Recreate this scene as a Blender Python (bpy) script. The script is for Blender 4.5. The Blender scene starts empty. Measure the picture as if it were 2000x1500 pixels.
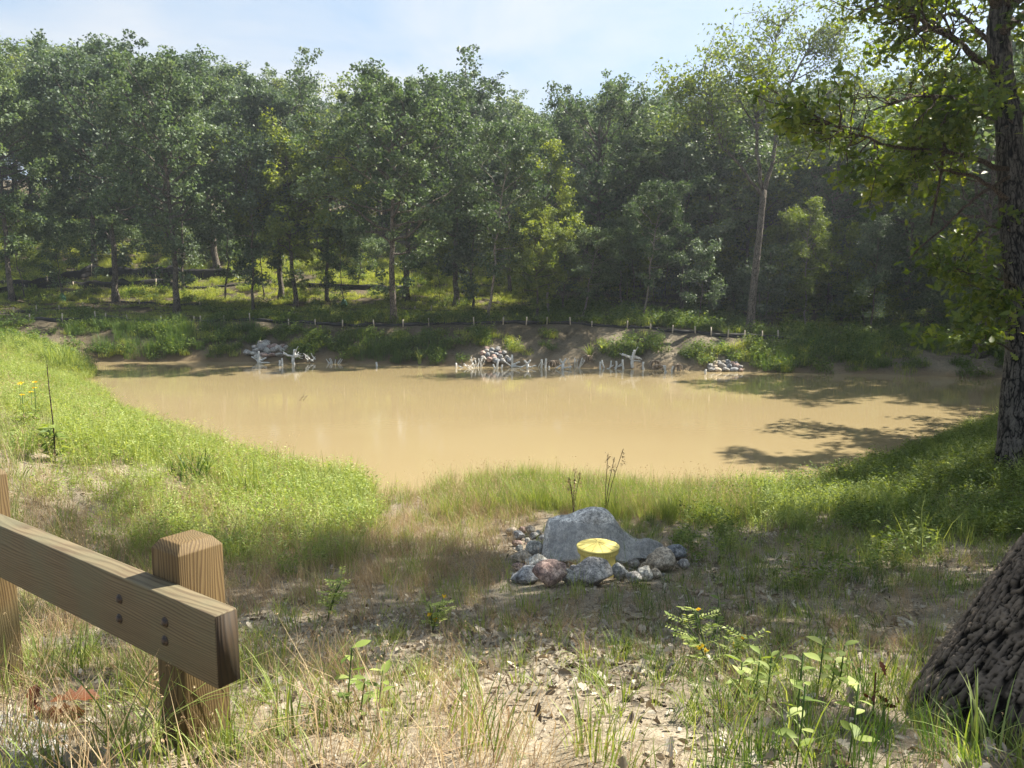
import bpy, math, random
import numpy as np
from mathutils import Vector
from mathutils.bvhtree import BVHTree

# ------------------------------------------------------------------ camera, sky, sun, exposure
SC = bpy.context.scene
COL = SC.collection
PITCH = math.radians(7.2)
EYE = np.array([0.0, 0.0, 3.0])
FPX = 1500.0                       # focal length in pixels of the 2000 px wide photograph
cam_d = bpy.data.cameras.new('camera'); cam = bpy.data.objects.new('camera', cam_d); COL.objects.link(cam)
cam_d.sensor_width = 36; cam_d.lens = 27; cam_d.clip_start = 0.05; cam_d.clip_end = 3000
cam.location = EYE; cam.rotation_euler = (math.pi/2 - PITCH, 0, 0)
SC.camera = cam

SUN_AZ = math.radians(60); SUN_EL = math.radians(47)
SUN = np.array([math.sin(SUN_AZ)*math.cos(SUN_EL), math.cos(SUN_AZ)*math.cos(SUN_EL), math.sin(SUN_EL)])
world = bpy.data.worlds.new('World'); SC.world = world; world.use_nodes = True
nt = world.node_tree; nt.nodes.clear()
def N(t, kind, **kw):
    n = t.nodes.new(kind)
    for k, v in kw.items(): setattr(n, k, v)
    return n
sky = N(nt, 'ShaderNodeTexSky', sky_type='NISHITA', sun_disc=False, sun_elevation=SUN_EL, sun_rotation=SUN_AZ,
        air_density=1.0, dust_density=2.6, ozone_density=1.0, altitude=200)
bg = N(nt, 'ShaderNodeBackground'); bg.inputs['Strength'].default_value = 0.15
out = N(nt, 'ShaderNodeOutputWorld')
tc = N(nt, 'ShaderNodeTexCoord'); mp = N(nt, 'ShaderNodeMapping'); mp.inputs['Scale'].default_value = (1.1, 1.1, 3.0)
mp.inputs['Location'].default_value = (0.35, 0.1, 0.2)
nz = N(nt, 'ShaderNodeTexNoise'); nz.inputs['Scale'].default_value = 2.0; nz.inputs['Detail'].default_value = 7; nz.inputs['Roughness'].default_value = 0.52; nz.inputs['Distortion'].default_value = 0.5
rp = N(nt, 'ShaderNodeValToRGB'); rp.color_ramp.elements[0].position = 0.44; rp.color_ramp.elements[1].position = 0.66
rp.color_ramp.elements[1].color = (0.95, 0.95, 0.95, 1); rp.color_ramp.elements[0].color = (0.0, 0.0, 0.0, 1)
veil = N(nt, 'ShaderNodeMixRGB'); veil.inputs[0].default_value = 0.90; veil.inputs[2].default_value = (.86, 1.17, 1.54, 1)   # thin even summer veil over the blue
mx = N(nt, 'ShaderNodeMixRGB'); mx.inputs[2].default_value = (1.75, 1.8, 1.86, 1)
nt.links.new(tc.outputs['Generated'], mp.inputs['Vector']); nt.links.new(mp.outputs[0], nz.inputs['Vector'])
nt.links.new(nz.outputs['Fac'], rp.inputs[0]); nt.links.new(rp.outputs[0], mx.inputs[0])
nt.links.new(sky.outputs[0], veil.inputs[1]); nt.links.new(veil.outputs[0], mx.inputs[1]); nt.links.new(mx.outputs[0], bg.inputs['Color']); nt.links.new(bg.outputs[0], out.inputs[0])

sun_d = bpy.data.lights.new('sun', 'SUN'); sun_d.energy = 5.0; sun_d.angle = math.radians(0.55); sun_d.color = (1.0, 0.93, 0.80)
sun_o = bpy.data.objects.new('sun', sun_d); COL.objects.link(sun_o)
sun_o.rotation_euler = Vector(SUN).to_track_quat('Z', 'Y').to_euler(); sun_o.location = (20, 20, 30)
SC.view_settings.view_transform = 'Standard'; SC.view_settings.look = 'None'
SC.view_settings.exposure = 1.72; SC.view_settings.gamma = 1
try:
    SC.cycles.max_bounces = 7; SC.cycles.diffuse_bounces = 3; SC.cycles.glossy_bounces = 2
    SC.cycles.transmission_bounces = 4; SC.cycles.transparent_max_bounces = 12
    SC.cycles.caustics_reflective = False; SC.cycles.caustics_refractive = False
    SC.cycles.volume_bounces = 0
except Exception: pass

# ------------------------------------------------------------------ numbers
def hsh(ix, iy, iz, s):
    with np.errstate(over='ignore'):
        n = (ix.astype(np.int64)*374761393 + iy.astype(np.int64)*668265263 + iz.astype(np.int64)*2147483647 + s*974634777) & 0xffffffff
        n = ((n ^ (n >> 13))*1274126177) & 0xffffffff
        n = ((n ^ (n >> 16))*2246822519) & 0xffffffff
    return ((n ^ (n >> 15)) & 0xffffff)/float(0xffffff)
def vn(x, y, z=None, s=0):                                    # value noise, -1..1
    x = np.asarray(x, float); y = np.asarray(y, float); z = np.zeros_like(x) if z is None else np.asarray(z, float)
    xi, yi, zi = np.floor(x), np.floor(y), np.floor(z); fx, fy, fz = x-xi, y-yi, z-zi
    fx, fy, fz = [f*f*(3-2*f) for f in (fx, fy, fz)]
    r = 0
    for a in (0, 1):
        for b in (0, 1):
            for c in (0, 1):
                r = r + hsh(xi+a, yi+b, zi+c, s)*(fx if a else 1-fx)*(fy if b else 1-fy)*(fz if c else 1-fz)
    return r*2-1
def fbm(x, y, z=None, s=0, o=4):
    r = 0; a = 1; t = 0
    for i in range(o):
        k = 2.03**i
        r = r + a*vn(x*k, y*k, None if z is None else z*k, s+i*17); t += a; a *= .5
    return r/t
def worley(x, y, s=0):                                        # F1, F2 and the id of the nearest cell
    xi, yi = np.floor(x), np.floor(y)
    f1 = np.full(x.shape, 9.); f2 = np.full(x.shape, 9.); cid = np.zeros(x.shape)
    z0 = np.zeros_like(xi)
    for a in (-1, 0, 1):
        for b in (-1, 0, 1):
            px = xi+a+hsh(xi+a, yi+b, z0, s); py = yi+b+hsh(xi+a, yi+b, z0, s+5)
            d = np.hypot(px-x, py-y); c = hsh(xi+a, yi+b, z0, s+9)
            near = d < f1
            f2 = np.where(near, f1, np.minimum(f2, d)); cid = np.where(near, c, cid); f1 = np.where(near, d, f1)
    return f1, f2, cid
def sstep(a, b, x):
    t = np.clip((x-a)/(b-a), 0, 1); return t*t*(3-2*t)
def ray(u, v):
    a = (u-1000)/FPX; b = (750-v)/FPX
    return np.array([a, math.cos(PITCH)+b*math.sin(PITCH), -math.sin(PITCH)+b*math.cos(PITCH)])
def at_z(u, v, z):
    d = ray(u, v); return EYE+d*((z-EYE[2])/d[2])
def at_d(u, v, D):                                            # point at distance D along the view axis
    return EYE+ray(u, v)*D
def to_px(P):
    P = np.atleast_2d(P)-EYE
    zc = P[:, 1]*math.cos(PITCH)-P[:, 2]*math.sin(PITCH); yc = P[:, 1]*math.sin(PITCH)+P[:, 2]*math.cos(PITCH)
    zc = np.where(zc < 0.05, 0.05, zc)
    return 1000+FPX*P[:, 0]/zc, 750-FPX*yc/zc, zc

# ------------------------------------------------------------------ terrain
shore_px = [(690,937),(712,968),(800,955),(870,962),(960,940),(1080,945),(1250,965),(1440,968),(1560,945),(1640,925),(1730,895),(1800,872),
            (1900,835),(2010,800),(2100,775),(2080,755),(1965,740),(1800,734),(1600,729),(1480,726),(1300,722),(1180,719),(1050,717),(900,715),(800,712),(720,710),
            (620,708.5),(500,707),(400,706),(300,706),(185,706),(150,712),(165,722),(180,733),(172,742),(130,752),(150,760),(195,775),(215,795),(195,806),(230,818),(330,852),(400,873),(480,900),(560,915),(640,925)]
SH = np.array([at_z(u, v, 0.0)[:2] for u, v in shore_px])
SH2 = np.roll(SH, -1, axis=0)
def sdist(x, y):                                              # signed distance to the shoreline, + on land
    x = np.asarray(x, float).ravel(); y = np.asarray(y, float).ravel()
    d = np.full(x.shape, 1e9); ins = np.zeros(x.shape, bool)
    for (ax, ay), (bx, by) in zip(SH, SH2):
        ex, ey = bx-ax, by-ay; t = np.clip(((x-ax)*ex+(y-ay)*ey)/(ex*ex+ey*ey), 0, 1)
        d = np.minimum(d, np.hypot(x-ax-t*ex, y-ay-t*ey))
        c = ((ay > y) != (by > y)) & (x < (bx-ax)*(y-ay)/(by-ay+1e-12)+ax)
        ins ^= c
    return np.where(ins, -d, d)
def height(x, y, dist=None):
    x = np.asarray(x, float); y = np.asarray(y, float); shp = x.shape
    x = x.ravel(); y = y.ravel(); d = sdist(x, y) if dist is None else dist
    dd = np.maximum(d, 0)
    near = np.where(dd < 11, .0475*dd+.0133*dd*dd, 2.13+0.05*np.clip(dd-11, 0, 30))
    left = np.interp(dd, [0, .5, 1.5, 3, 6, 12, 40], [0, .16, .60, .90, 1.18, 1.65, 2.1])
    wl = sstep(-3.0, -6.5, x)*sstep(3.5, 9, y)
    near = near*(1-wl)+left*wl
    near = near+0.20*sstep(5.2, 2.2, y)*sstep(2.5, 1.0, x)+0.0
    near = near+0.75*np.exp(-((x-8.2)**2/9+(y-9.6)**2/7))*sstep(0, 2.5, dd)+0.25*np.exp(-((x-4.2)**2/5+(y-4.0)**2/10))
    bank = 1.5-0.45*sstep(5, 11, x)-0.35*sstep(12, 18, x)
    far = np.interp(dd, [0, .25, 1.2, 2.8, 4, 6.5, 9, 13, 17, 22, 40, 60, 110, 300], [0, .16, .55, 1.0, 1.08, 1.28, 1.6, 2.25, 3.0, 4.2, 8.6, 12.5, 19, 24])
    far = np.where(dd < 2.8, far*bank, bank+(far-1.0)*1.0)
    far = far+0.12*fbm(x*.9, y*.9, s=3)*sstep(0.2, 1.5, dd)+ .35*fbm(x*.11, y*.11, s=5)*sstep(4, 12, dd)
    gul = np.abs(vn(x*1.1, y*.25, s=8)); far = far-0.22*np.exp(-gul*6)*sstep(0, .6, dd)*(1-sstep(1.8, 3.0, dd))*sstep(-4, -1, x)*(1-sstep(9, 11, x))
    wf = sstep(20, 27, y+0.0*x)*sstep(-20, -15.5, x+0.1*(y-28))+sstep(30, 33, y)*(1-sstep(-20, -15.5, x+0.1*(y-28)))
    wf = np.clip(wf, 0, 1)
    wf = np.where(x > 13.5, np.maximum(wf, sstep(17, 24, y)), wf)
    h = near*(1-wf)+far*wf
    h = h+0.035*fbm(x*1.3, y*1.3, s=11)*sstep(0, 1, dd)+0.014*fbm(x*6, y*6, s=13, o=3)*np.exp(-np.hypot(x, y)/14)*sstep(0, .5, dd)
    h = np.where(d < 0, -0.35*np.minimum(-d, 2.5)-0.02, h+0.0)
    return h.reshape(shp)
def gz(x, y): return float(height(np.array([x]), np.array([y]))[0])
def ground_at(u, v):
    d = ray(u, v); t = np.concatenate([np.arange(1.0, 12, .01), np.arange(12, 140, .05)])
    P = EYE[None]+t[:, None]*d[None]; below = P[:, 2] <= height(P[:, 0], P[:, 1])
    if not below.any(): return P[-1]
    i = int(np.argmax(below)); p = P[i].copy(); p[2] = gz(p[0], p[1]); return p

# ------------------------------------------------------------------ mesh helpers
class MB:
    def __init__(self): self.V = []; self.F = {}; self.n = 0; self.A = []
    def add(self, V, F, a=None):
        V = np.asarray(V, float); F = np.asarray(F, int)
        if F.ndim == 2 and len(F): self.F.setdefault(F.shape[1], []).append(F+self.n)
        self.V.append(V); self.n += len(V)
        self.A.append(np.full(len(V), .5) if a is None else np.broadcast_to(np.asarray(a, float), (len(V),)))
        return self
    def mesh(self, name, mat, smooth=False, attr=None):
        V = np.concatenate(self.V).astype(np.float32); me = bpy.data.meshes.new(name)
        me.vertices.add(len(V)); me.vertices.foreach_set('co', V.ravel())
        loops = []; starts = []; s = 0
        for k, L in self.F.items():
            f = np.concatenate(L); loops.append(f.ravel()); starts.append(s+np.arange(len(f))*k); s += f.size
        loops = np.concatenate(loops).astype(np.int32); starts = np.concatenate(starts).astype(np.int32)
        me.loops.add(len(loops)); me.loops.foreach_set('vertex_index', loops)
        me.polygons.add(len(starts)); me.polygons.foreach_set('loop_start', starts)
        if smooth: me.polygons.foreach_set('use_smooth', np.ones(len(starts), bool))
        if attr:
            at = me.attributes.new(attr, 'FLOAT', 'POINT'); at.data.foreach_set('value', np.concatenate(self.A).astype(np.float32))
        me.update(calc_edges=True); me.validate()
        if mat: me.materials.append(mat)
        return me
    def obj(self, name, mat, parent=None, smooth=False, attr=None, loc=None):
        return link(self.mesh(name, mat, smooth, attr), name, parent, loc)
def link(me, name, parent=None, loc=None):
    o = bpy.data.objects.new(name, me); COL.objects.link(o)
    if parent is not None: o.parent = parent
    if loc is not None: o.location = loc
    return o
def empty(name, loc, rz=0.0):
    o = bpy.data.objects.new(name, None); COL.objects.link(o); o.location = loc; o.rotation_euler = (0, 0, rz); o.empty_display_size = .2; return o
def tag(o, label=None, cat=None, group=None, kind=None):
    for k, v in (('label', label), ('category', cat), ('group', group), ('kind', kind)):
        if v: o[k] = v
    return o
def copy_tree(o, **kw):
    c = o.copy(); COL.objects.link(c)
    for ch in list(o.children):
        k = ch.copy(); COL.objects.link(k); k.parent = c
    return c
def frames(P):
    T = np.gradient(P, axis=0); T /= np.linalg.norm(T, axis=1)[:, None]+1e-12
    up = np.array([0, 0, 1.]) if abs(T[0][2]) < .9 else np.array([1., 0, 0])
    A = np.zeros_like(P); a = np.cross(T[0], up); a /= np.linalg.norm(a)
    for i in range(len(P)):
        a = a-T[i]*np.dot(a, T[i]); a /= np.linalg.norm(a)+1e-12; A[i] = a
    return T, A, np.cross(T, A)
def tube(P, R, n=6, cap=True):
    P = np.asarray(P, float); R = np.broadcast_to(np.asarray(R, float), (len(P),))
    T, A, B = frames(P); th = np.linspace(0, 2*np.pi, n, endpoint=False)
    V = P[:, None]+R[:, None, None]*(np.cos(th)[None, :, None]*A[:, None]+np.sin(th)[None, :, None]*B[:, None])
    V = V.reshape(-1, 3); m = len(P)
    i = np.arange(m-1)[:, None]*n; j = np.arange(n)[None]; k = (j+1) % n
    F = np.stack([i+j, i+k, i+n+k, i+n+j], -1).reshape(-1, 4)
    if cap:
        V = np.vstack([V, P[0], P[-1]]); c0 = m*n; c1 = c0+1; j = np.arange(n); k = (j+1) % n
        F = np.vstack([F, np.stack([np.full(n, c0), k, j, j], -1)[:, :4], np.stack([np.full(n, c1), (m-1)*n+j, (m-1)*n+k, (m-1)*n+k], -1)])
        Q = F[:len(F)-2*n]; Tr = F[len(F)-2*n:][:, :3]; return V, Q, Tr
    return V, F, None
def add_tube(mb, P, R, n=6, a=None, cap=True):
    V, Q, T = tube(P, R, n, cap); base = mb.n; mb.add(V, Q, a)
    if T is not None: mb.F.setdefault(3, []).append(T+base)
def box(mb, c, h, M=None, bev=0.0, a=None):
    c = np.asarray(c, float); h = np.asarray(h, float)
    S = np.array([[x, y, z] for x in (-1, 1) for y in (-1, 1) for z in (-1, 1)], float)
    if bev <= 0:
        V = S*h; F = [[0,1,3,2],[4,6,7,5],[0,4,5,1],[2,3,7,6],[0,2,6,4],[1,5,7,3]]
        V = V if M is None else V@np.asarray(M).T
        return mb.add(V+c, F, a)
    bm_ = __import__('bmesh').new(); import bmesh
    vs = [bm_.verts.new(tuple(s*h)) for s in S]
    for f in [[0,1,3,2],[4,6,7,5],[0,4,5,1],[2,3,7,6],[0,2,6,4],[1,5,7,3]]: bm_.faces.new([vs[i] for i in f])
    bmesh.ops.bevel(bm_, geom=bm_.edges[:], offset=bev, segments=2, affect='EDGES', profile=.6)
    bm_.verts.index_update(); V = np.array([v.co[:] for v in bm_.verts]); V = V if M is None else V@np.asarray(M).T
    base = mb.n; mb.add(V+c, np.zeros((0, 4)), a)
    for f in bm_.faces:
        ids = np.array([[v.index for v in f.verts]])+base; mb.F.setdefault(ids.shape[1], []).append(ids)
    bm_.free(); return mb
def lathe(mb, prof, n=48, c=(0, 0, 0), a=None):
    prof = np.array(prof, float); th = np.linspace(0, 2*np.pi, n, endpoint=False); m = len(prof)
    V = np.stack([prof[:, 0:1]*np.cos(th), prof[:, 0:1]*np.sin(th), np.repeat(prof[:, 1:2], n, 1)], -1).reshape(-1, 3)+np.array(c)
    i = np.arange(m-1)[:, None]*n; j = np.arange(n)[None]; k = (j+1) % n
    return mb.add(V, np.stack([i+j, i+k, i+n+k, i+n+j], -1).reshape(-1, 4), a)

# ------------------------------------------------------------------ materials
def new_mat(name):
    m = bpy.data.materials.new(name); m.use_nodes = True; t = m.node_tree; t.nodes.clear(); return m, t
def ramp(t, fac, stops, interp='LINEAR'):
    r = N(t, 'ShaderNodeValToRGB'); cr = r.color_ramp; cr.interpolation = interp
    while len(cr.elements) < len(stops): cr.elements.new(.5)
    for e, (p, c) in zip(cr.elements, stops): e.position = p; e.color = (*c, 1)
    t.links.new(fac, r.inputs[0]); return r.outputs[0]
def noise(t, vec, scale, detail=4, rough=.55, dist=0.0):
    n = N(t, 'ShaderNodeTexNoise'); n.inputs['Scale'].default_value = scale; n.inputs['Detail'].default_value = detail
    n.inputs['Roughness'].default_value = rough; n.inputs['Distortion'].default_value = dist
    if vec is not None: t.links.new(vec, n.inputs['Vector'])
    return n.outputs['Fac']
def coord(t, kind='Object', scale=None, rot=None, loc=None):
    c = N(t, 'ShaderNodeTexCoord'); o = c.outputs[kind]
    if scale or rot or loc:
        m = N(t, 'ShaderNodeMapping'); t.links.new(o, m.inputs[0])
        if scale: m.inputs['Scale'].default_value = scale
        if rot: m.inputs['Rotation'].default_value = rot
        if loc: m.inputs['Location'].default_value = loc
        o = m.outputs[0]
    return o
def mixc(t, a, b, f, mode='MIX'):
    n = N(t, 'ShaderNodeMixRGB', blend_type=mode)
    for v, s in ((a, n.inputs[1]), (b, n.inputs[2]), (f, n.inputs[0])):
        if isinstance(v, (int, float)): s.default_value = v
        elif isinstance(v, tuple): s.default_value = (*v, 1)
        else: t.links.new(v, s)
    return n.outputs[0]
def math_(t, op, a, b=None, c=None):
    n = N(t, 'ShaderNodeMath', operation=op)
    for v, s in zip((a, b, c), n.inputs):
        if v is None: continue
        if isinstance(v, (int, float)): s.default_value = v
        else: t.links.new(v, s)
    return n.outputs[0]
def principled(t, color, rough=.7, bump=None, bstr=.3, bdist=.02, spec=.5, metal=0.0, normal=None):
    p = N(t, 'ShaderNodeBsdfPrincipled'); o = N(t, 'ShaderNodeOutputMaterial'); t.links.new(p.outputs[0], o.inputs[0])
    for v, s in ((color, p.inputs['Base Color']), (rough, p.inputs['Roughness']), (spec, p.inputs['Specular IOR Level']), (metal, p.inputs['Metallic'])):
        if isinstance(v, (int, float)): s.default_value = v
        elif isinstance(v, tuple): s.default_value = (*v, 1)
        else: t.links.new(v, s)
    if bump is not None:
        b = N(t, 'ShaderNodeBump'); b.inputs['Strength'].default_value = bstr; b.inputs['Distance'].default_value = bdist
        t.links.new(bump, b.inputs['Height']); t.links.new(b.outputs[0], p.inputs['Normal'])
    return p
def leaf_mat(name, dark, mid, light, trans=.35, tcol=None, rough=.6, spec=.35, objvar=.25):
    m, t = new_mat(name)
    at = N(t, 'ShaderNodeAttribute', attribute_name='tone'); oi = N(t, 'ShaderNodeObjectInfo')
    f = math_(t, 'ADD', math_(t, 'MULTIPLY', at.outputs['Fac'], 1-objvar), math_(t, 'MULTIPLY', oi.outputs['Random'], objvar))
    c = ramp(t, f, [(0.05, dark), (.5, mid), (.95, light)])
    p = N(t, 'ShaderNodeBsdfPrincipled'); t.links.new(c, p.inputs['Base Color']); p.inputs['Roughness'].default_value = rough; p.inputs['Specular IOR Level'].default_value = spec
    tr = N(t, 'ShaderNodeBsdfTranslucent'); t.links.new(mixc(t, c, tcol or (1.6, 1.5, .5), 1.0, 'MULTIPLY'), tr.inputs['Color'])
    mx = N(t, 'ShaderNodeMixShader'); mx.inputs[0].default_value = trans
    t.links.new(p.outputs[0], mx.inputs[1]); t.links.new(tr.outputs[0], mx.inputs[2])
    o = N(t, 'ShaderNodeOutputMaterial'); t.links.new(mx.outputs[0], o.inputs[0]); return m
M = {}
M['oak_leaf'] = leaf_mat('oak_leaf', (.026,.050,.025), (.085,.130,.062), (.23,.275,.15), .30, (1.35, 1.45, .65))
M['oak_leaf_yellow'] = leaf_mat('oak_leaf_yellow', (.050,.085,.020), (.125,.175,.040), (.26,.30,.085), .38, (1.7, 1.6, .4))
M['oak_leaf_grey'] = leaf_mat('oak_leaf_grey', (.032,.056,.034), (.092,.134,.082), (.22,.26,.175), .25, (1.5, 1.6, .7), rough=.58, spec=.4)
M['near_leaf'] = leaf_mat('near_leaf', (.035,.066,.018), (.085,.135,.034), (.19,.235,.06), .5, (2.3, 2.0, .35), rough=.45, objvar=0)
M['grass'] = leaf_mat('grass', (.11,.17,.04), (.21,.28,.07), (.36,.39,.15), .40, (1.3, 1.2, .5))
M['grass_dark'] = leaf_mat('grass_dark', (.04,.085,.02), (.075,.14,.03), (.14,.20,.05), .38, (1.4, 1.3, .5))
M['grass_dry'] = leaf_mat('grass_dry', (.20,.13,.075), (.36,.26,.15), (.50,.41,.25), .3, (1.1, 1.0, .8), rough=.7)
M['weed'] = leaf_mat('weed', (.11,.17,.035), (.24,.31,.075), (.42,.46,.18), .42, (1.3, 1.25, .5))
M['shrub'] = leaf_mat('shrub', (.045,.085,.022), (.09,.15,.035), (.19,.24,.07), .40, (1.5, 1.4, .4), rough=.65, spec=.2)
M['mound'] = leaf_mat('mound', (.065,.105,.027), (.15,.21,.055), (.29,.33,.11), .40, (1.5, 1.4, .4), rough=.65, spec=.2)
M['meadow'] = leaf_mat('meadow', (.11,.16,.035), (.26,.32,.07), (.46,.48,.16), .45, (1.4, 1.3, .4))
M['litter'] = leaf_mat('litter', (.06,.045,.032), (.27,.235,.18), (.48,.44,.36), .12, (1.2, .9, .6), rough=.75)
M['bloom'] = leaf_mat('bloom', (.75,.42,.01), (.85,.55,.02), (.9,.65,.04), .3, (1.1, 1, .5))
M['red_leaf'] = leaf_mat('red_leaf', (.06,.016,.006), (.11,.030,.010), (.16,.055,.018), .3, (1.2, .8, .5))

def bark(name, dark, light, sc=1.0, moss=False, stretch=.28, bd=.03):
    m, t = new_mat(name); v = coord(t, 'Object', (sc, sc, sc*stretch))
    vo = N(t, 'ShaderNodeTexVoronoi', feature='DISTANCE_TO_EDGE'); vo.inputs['Scale'].default_value = 22
    nn = N(t, 'ShaderNodeTexNoise'); nn.inputs['Scale'].default_value = 9; nn.inputs['Detail'].default_value = 4; t.links.new(v, nn.inputs['Vector'])
    vv = mixc(t, v, nn.outputs['Color'], .12); t.links.new(vv, vo.inputs['Vector'])
    n2 = noise(t, v, 60, 6, .65); n3 = noise(t, coord(t), 3.0*sc, 3)
    f = math_(t, 'MULTIPLY', math_(t, 'MINIMUM', math_(t, 'MULTIPLY', vo.outputs[0], 6.0), 1.0), math_(t, 'ADD', n2, .35))
    c = ramp(t, f, [(.12, dark), (.75, light)]); c = mixc(t, c, ramp(t, n3, [(.3, (.6, .6, .62)), (.7, (1.15, 1.1, 1.0))]), .7, 'MULTIPLY')
    if moss:
        g = N(t, 'ShaderNodeNewGeometry'); sp = N(t, 'ShaderNodeSeparateXYZ'); t.links.new(coord(t), sp.inputs[0])
        ml = math_(t, 'MULTIPLY', math_(t, 'LESS_THAN', math_(t, 'ADD', sp.outputs[2], math_(t, 'MULTIPLY', noise(t, coord(t), 9, 4), .5)), .36), math_(t, 'GREATER_THAN', noise(t, coord(t), 5, 3), .47))
        c = mixc(t, c, (.10, .13, .015), ml)
    principled(t, c, .9, f, .9, bd, .2); return m
M['bark'] = bark('bark', (.045,.038,.033), (.20,.175,.15), 1.0)
M['bark_pale'] = bark('bark_pale', (.12,.105,.09), (.36,.32,.28), 1.0)
def bark_geo(name, dark, light, moss=False):
    m, t = new_mat(name); ck = N(t, 'ShaderNodeAttribute', attribute_name='crack').outputs['Fac']
    n2 = noise(t, coord(t, 'Object', (1, 1, .5)), 70, 6, .7); n3 = noise(t, coord(t, 'Object', (1, 1, .4)), 11, 4)
    f = math_(t, 'MULTIPLY', math_(t, 'POWER', ck, 3.0), math_(t, 'ADD', n2, .45)); c = ramp(t, f, [(.08, dark), (.5, tuple((a+b*2)/3 for a, b in zip(dark, light))), (.95, light)])
    c = mixc(t, c, ramp(t, n3, [(.3, (.55, .55, .56)), (.5, (1, 1, 1)), (.75, (1.5, 1.5, 1.45))]), .8, 'MULTIPLY')
    if moss:
        sp = N(t, 'ShaderNodeSeparateXYZ'); t.links.new(coord(t), sp.inputs[0])
        ml = math_(t, 'MULTIPLY', math_(t, 'LESS_THAN', math_(t, 'ADD', sp.outputs[2], math_(t, 'MULTIPLY', noise(t, coord(t), 9, 4), .5)), .36), math_(t, 'GREATER_THAN', noise(t, coord(t), 5, 3), .47))
        c = mixc(t, c, (.12, .15, .02), ml)
    principled(t, c, .92, n2, .7, .008, .1); return m
M['bark_near'] = bark_geo('bark_near', (.007,.006,.006), (.115,.103,.092))
M['bark_moss'] = bark_geo('bark_moss', (.006,.005,.004), (.155,.125,.100), True)
M['twig'] = bark('twig', (.05,.035,.025), (.16,.12,.09), 2.0)

def stone(name, c1, c2, c3, sc=1.0):
    m, t = new_mat(name); v = coord(t); oi = N(t, 'ShaderNodeObjectInfo')
    n1 = noise(t, v, 6*sc, 6, .6); n2 = noise(t, v, 90*sc, 3, .7); n3 = noise(t, v, 260*sc, 2, .6)
    c = ramp(t, n1, [(.34, c1), (.5, c2), (.66, c3)])
    c = mixc(t, c, ramp(t, noise(t, v, 28*sc, 5, .65), [(.40, (.45, .45, .45)), (.60, (1.35, 1.34, 1.32))]), .8, 'MULTIPLY')
    c = mixc(t, c, ramp(t, n2, [(.36, (.35, .35, .37)), (.5, (1, 1, 1)), (.66, (1.5, 1.48, 1.45))]), .75, 'MULTIPLY')
    c = mixc(t, c, ramp(t, oi.outputs['Random'], [(0, (.72, .73, .76)), (1, (1.2, 1.16, 1.12))]), .8, 'MULTIPLY')
    h = math_(t, 'ADD', n1, math_(t, 'MULTIPLY', n2, .4))
    principled(t, c, .85, h, .6, .02, .25); return m
M['stone_grey'] = stone('stone_grey', (.19,.19,.19), (.30,.29,.28), (.42,.41,.39))
M['stone_blue'] = stone('stone_blue', (.13,.14,.155), (.21,.225,.245), (.35,.365,.385))
M['stone_pink'] = stone('stone_pink', (.22,.15,.14), (.33,.24,.21), (.42,.34,.30))
M['stone_white'] = stone('stone_white', (.27,.27,.25), (.38,.38,.355), (.50,.49,.46))
M['stone_tan'] = stone('stone_tan', (.30,.25,.19), (.43,.37,.29), (.52,.47,.39))
M['boulder'] = stone('boulder', (.33,.325,.31), (.52,.515,.50), (.72,.71,.69), .8)

def wood(name, base, dark, green, axis, freq=760.0, amp=62.0):   # axis: direction of the grain in object space
    m, t = new_mat(name); sp = N(t, 'ShaderNodeSeparateXYZ'); t.links.new(coord(t), sp.inputs[0])
    s = [7.5, 7.5, 7.5]; s[axis] = 1.15; o = [a for a in range(3) if a != axis]
    s2 = [150, 150, 150]; s2[axis] = 5
    g = math_(t, 'ADD', math_(t, 'MULTIPLY', sp.outputs[o[1]], freq), math_(t, 'MULTIPLY', sp.outputs[o[0]], freq*.45))
    g = math_(t, 'ADD', g, math_(t, 'MULTIPLY', noise(t, coord(t, 'Object', tuple(s)), 1.0, 1.5, .4), amp))
    g = math_(t, 'ADD', g, math_(t, 'MULTIPLY', noise(t, coord(t, 'Object', tuple(x*4 for x in s)), 1.0, 2, .5), amp*.08))
    ln = math_(t, 'ADD', math_(t, 'MULTIPLY', math_(t, 'SINE', g), .5), .5)
    fine = noise(t, coord(t, 'Object', tuple(s2)), 1.0, 4, .6); blot = noise(t, coord(t), 3.2, 4)
    c = ramp(t, ln, [(0, base), (.55, tuple(b*.93 for b in base)), (.92, dark), (1, dark)])
    c = mixc(t, c, base, math_(t, 'MULTIPLY', noise(t, coord(t, 'Object', tuple(x*1.5 for x in s)), 1.0, 3), .45))
    c = mixc(t, c, ramp(t, fine, [(.3, (.78, .78, .78)), (.7, (1.14, 1.14, 1.14))]), .8, 'MULTIPLY')
    c = mixc(t, c, green, math_(t, 'MULTIPLY', ramp_f(t, blot, .42, .68), .6))
    vo = N(t, 'ShaderNodeTexVoronoi', feature='F1'); vo.inputs['Scale'].default_value = 1.0; t.links.new(coord(t, 'Object', tuple(x*.55 for x in s)), vo.inputs['Vector'])
    kn = math_(t, 'MULTIPLY', math_(t, 'SUBTRACT', 1.0, ramp_f(t, vo.outputs['Distance'], .03, .11)), .75); c = mixc(t, c, dark, kn)
    principled(t, c, .72, math_(t, 'ADD', ln, fine), .22, .003, .3); return m
def ramp_f(t, f, a, b):
    n = N(t, 'ShaderNodeMapRange', interpolation_type='SMOOTHSTEP'); n.inputs['From Min'].default_value = a; n.inputs['From Max'].default_value = b
    t.links.new(f, n.inputs['Value']); return n.outputs[0]
M['rail_wood'] = wood('rail_wood', (.155,.122,.072), (.082,.056,.033), (.115,.118,.072), 0)
M['post_wood'] = wood('post_wood', (.145,.098,.042), (.065,.036,.015), (.08,.078,.04), 2, 700.0, 75.0)
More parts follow.
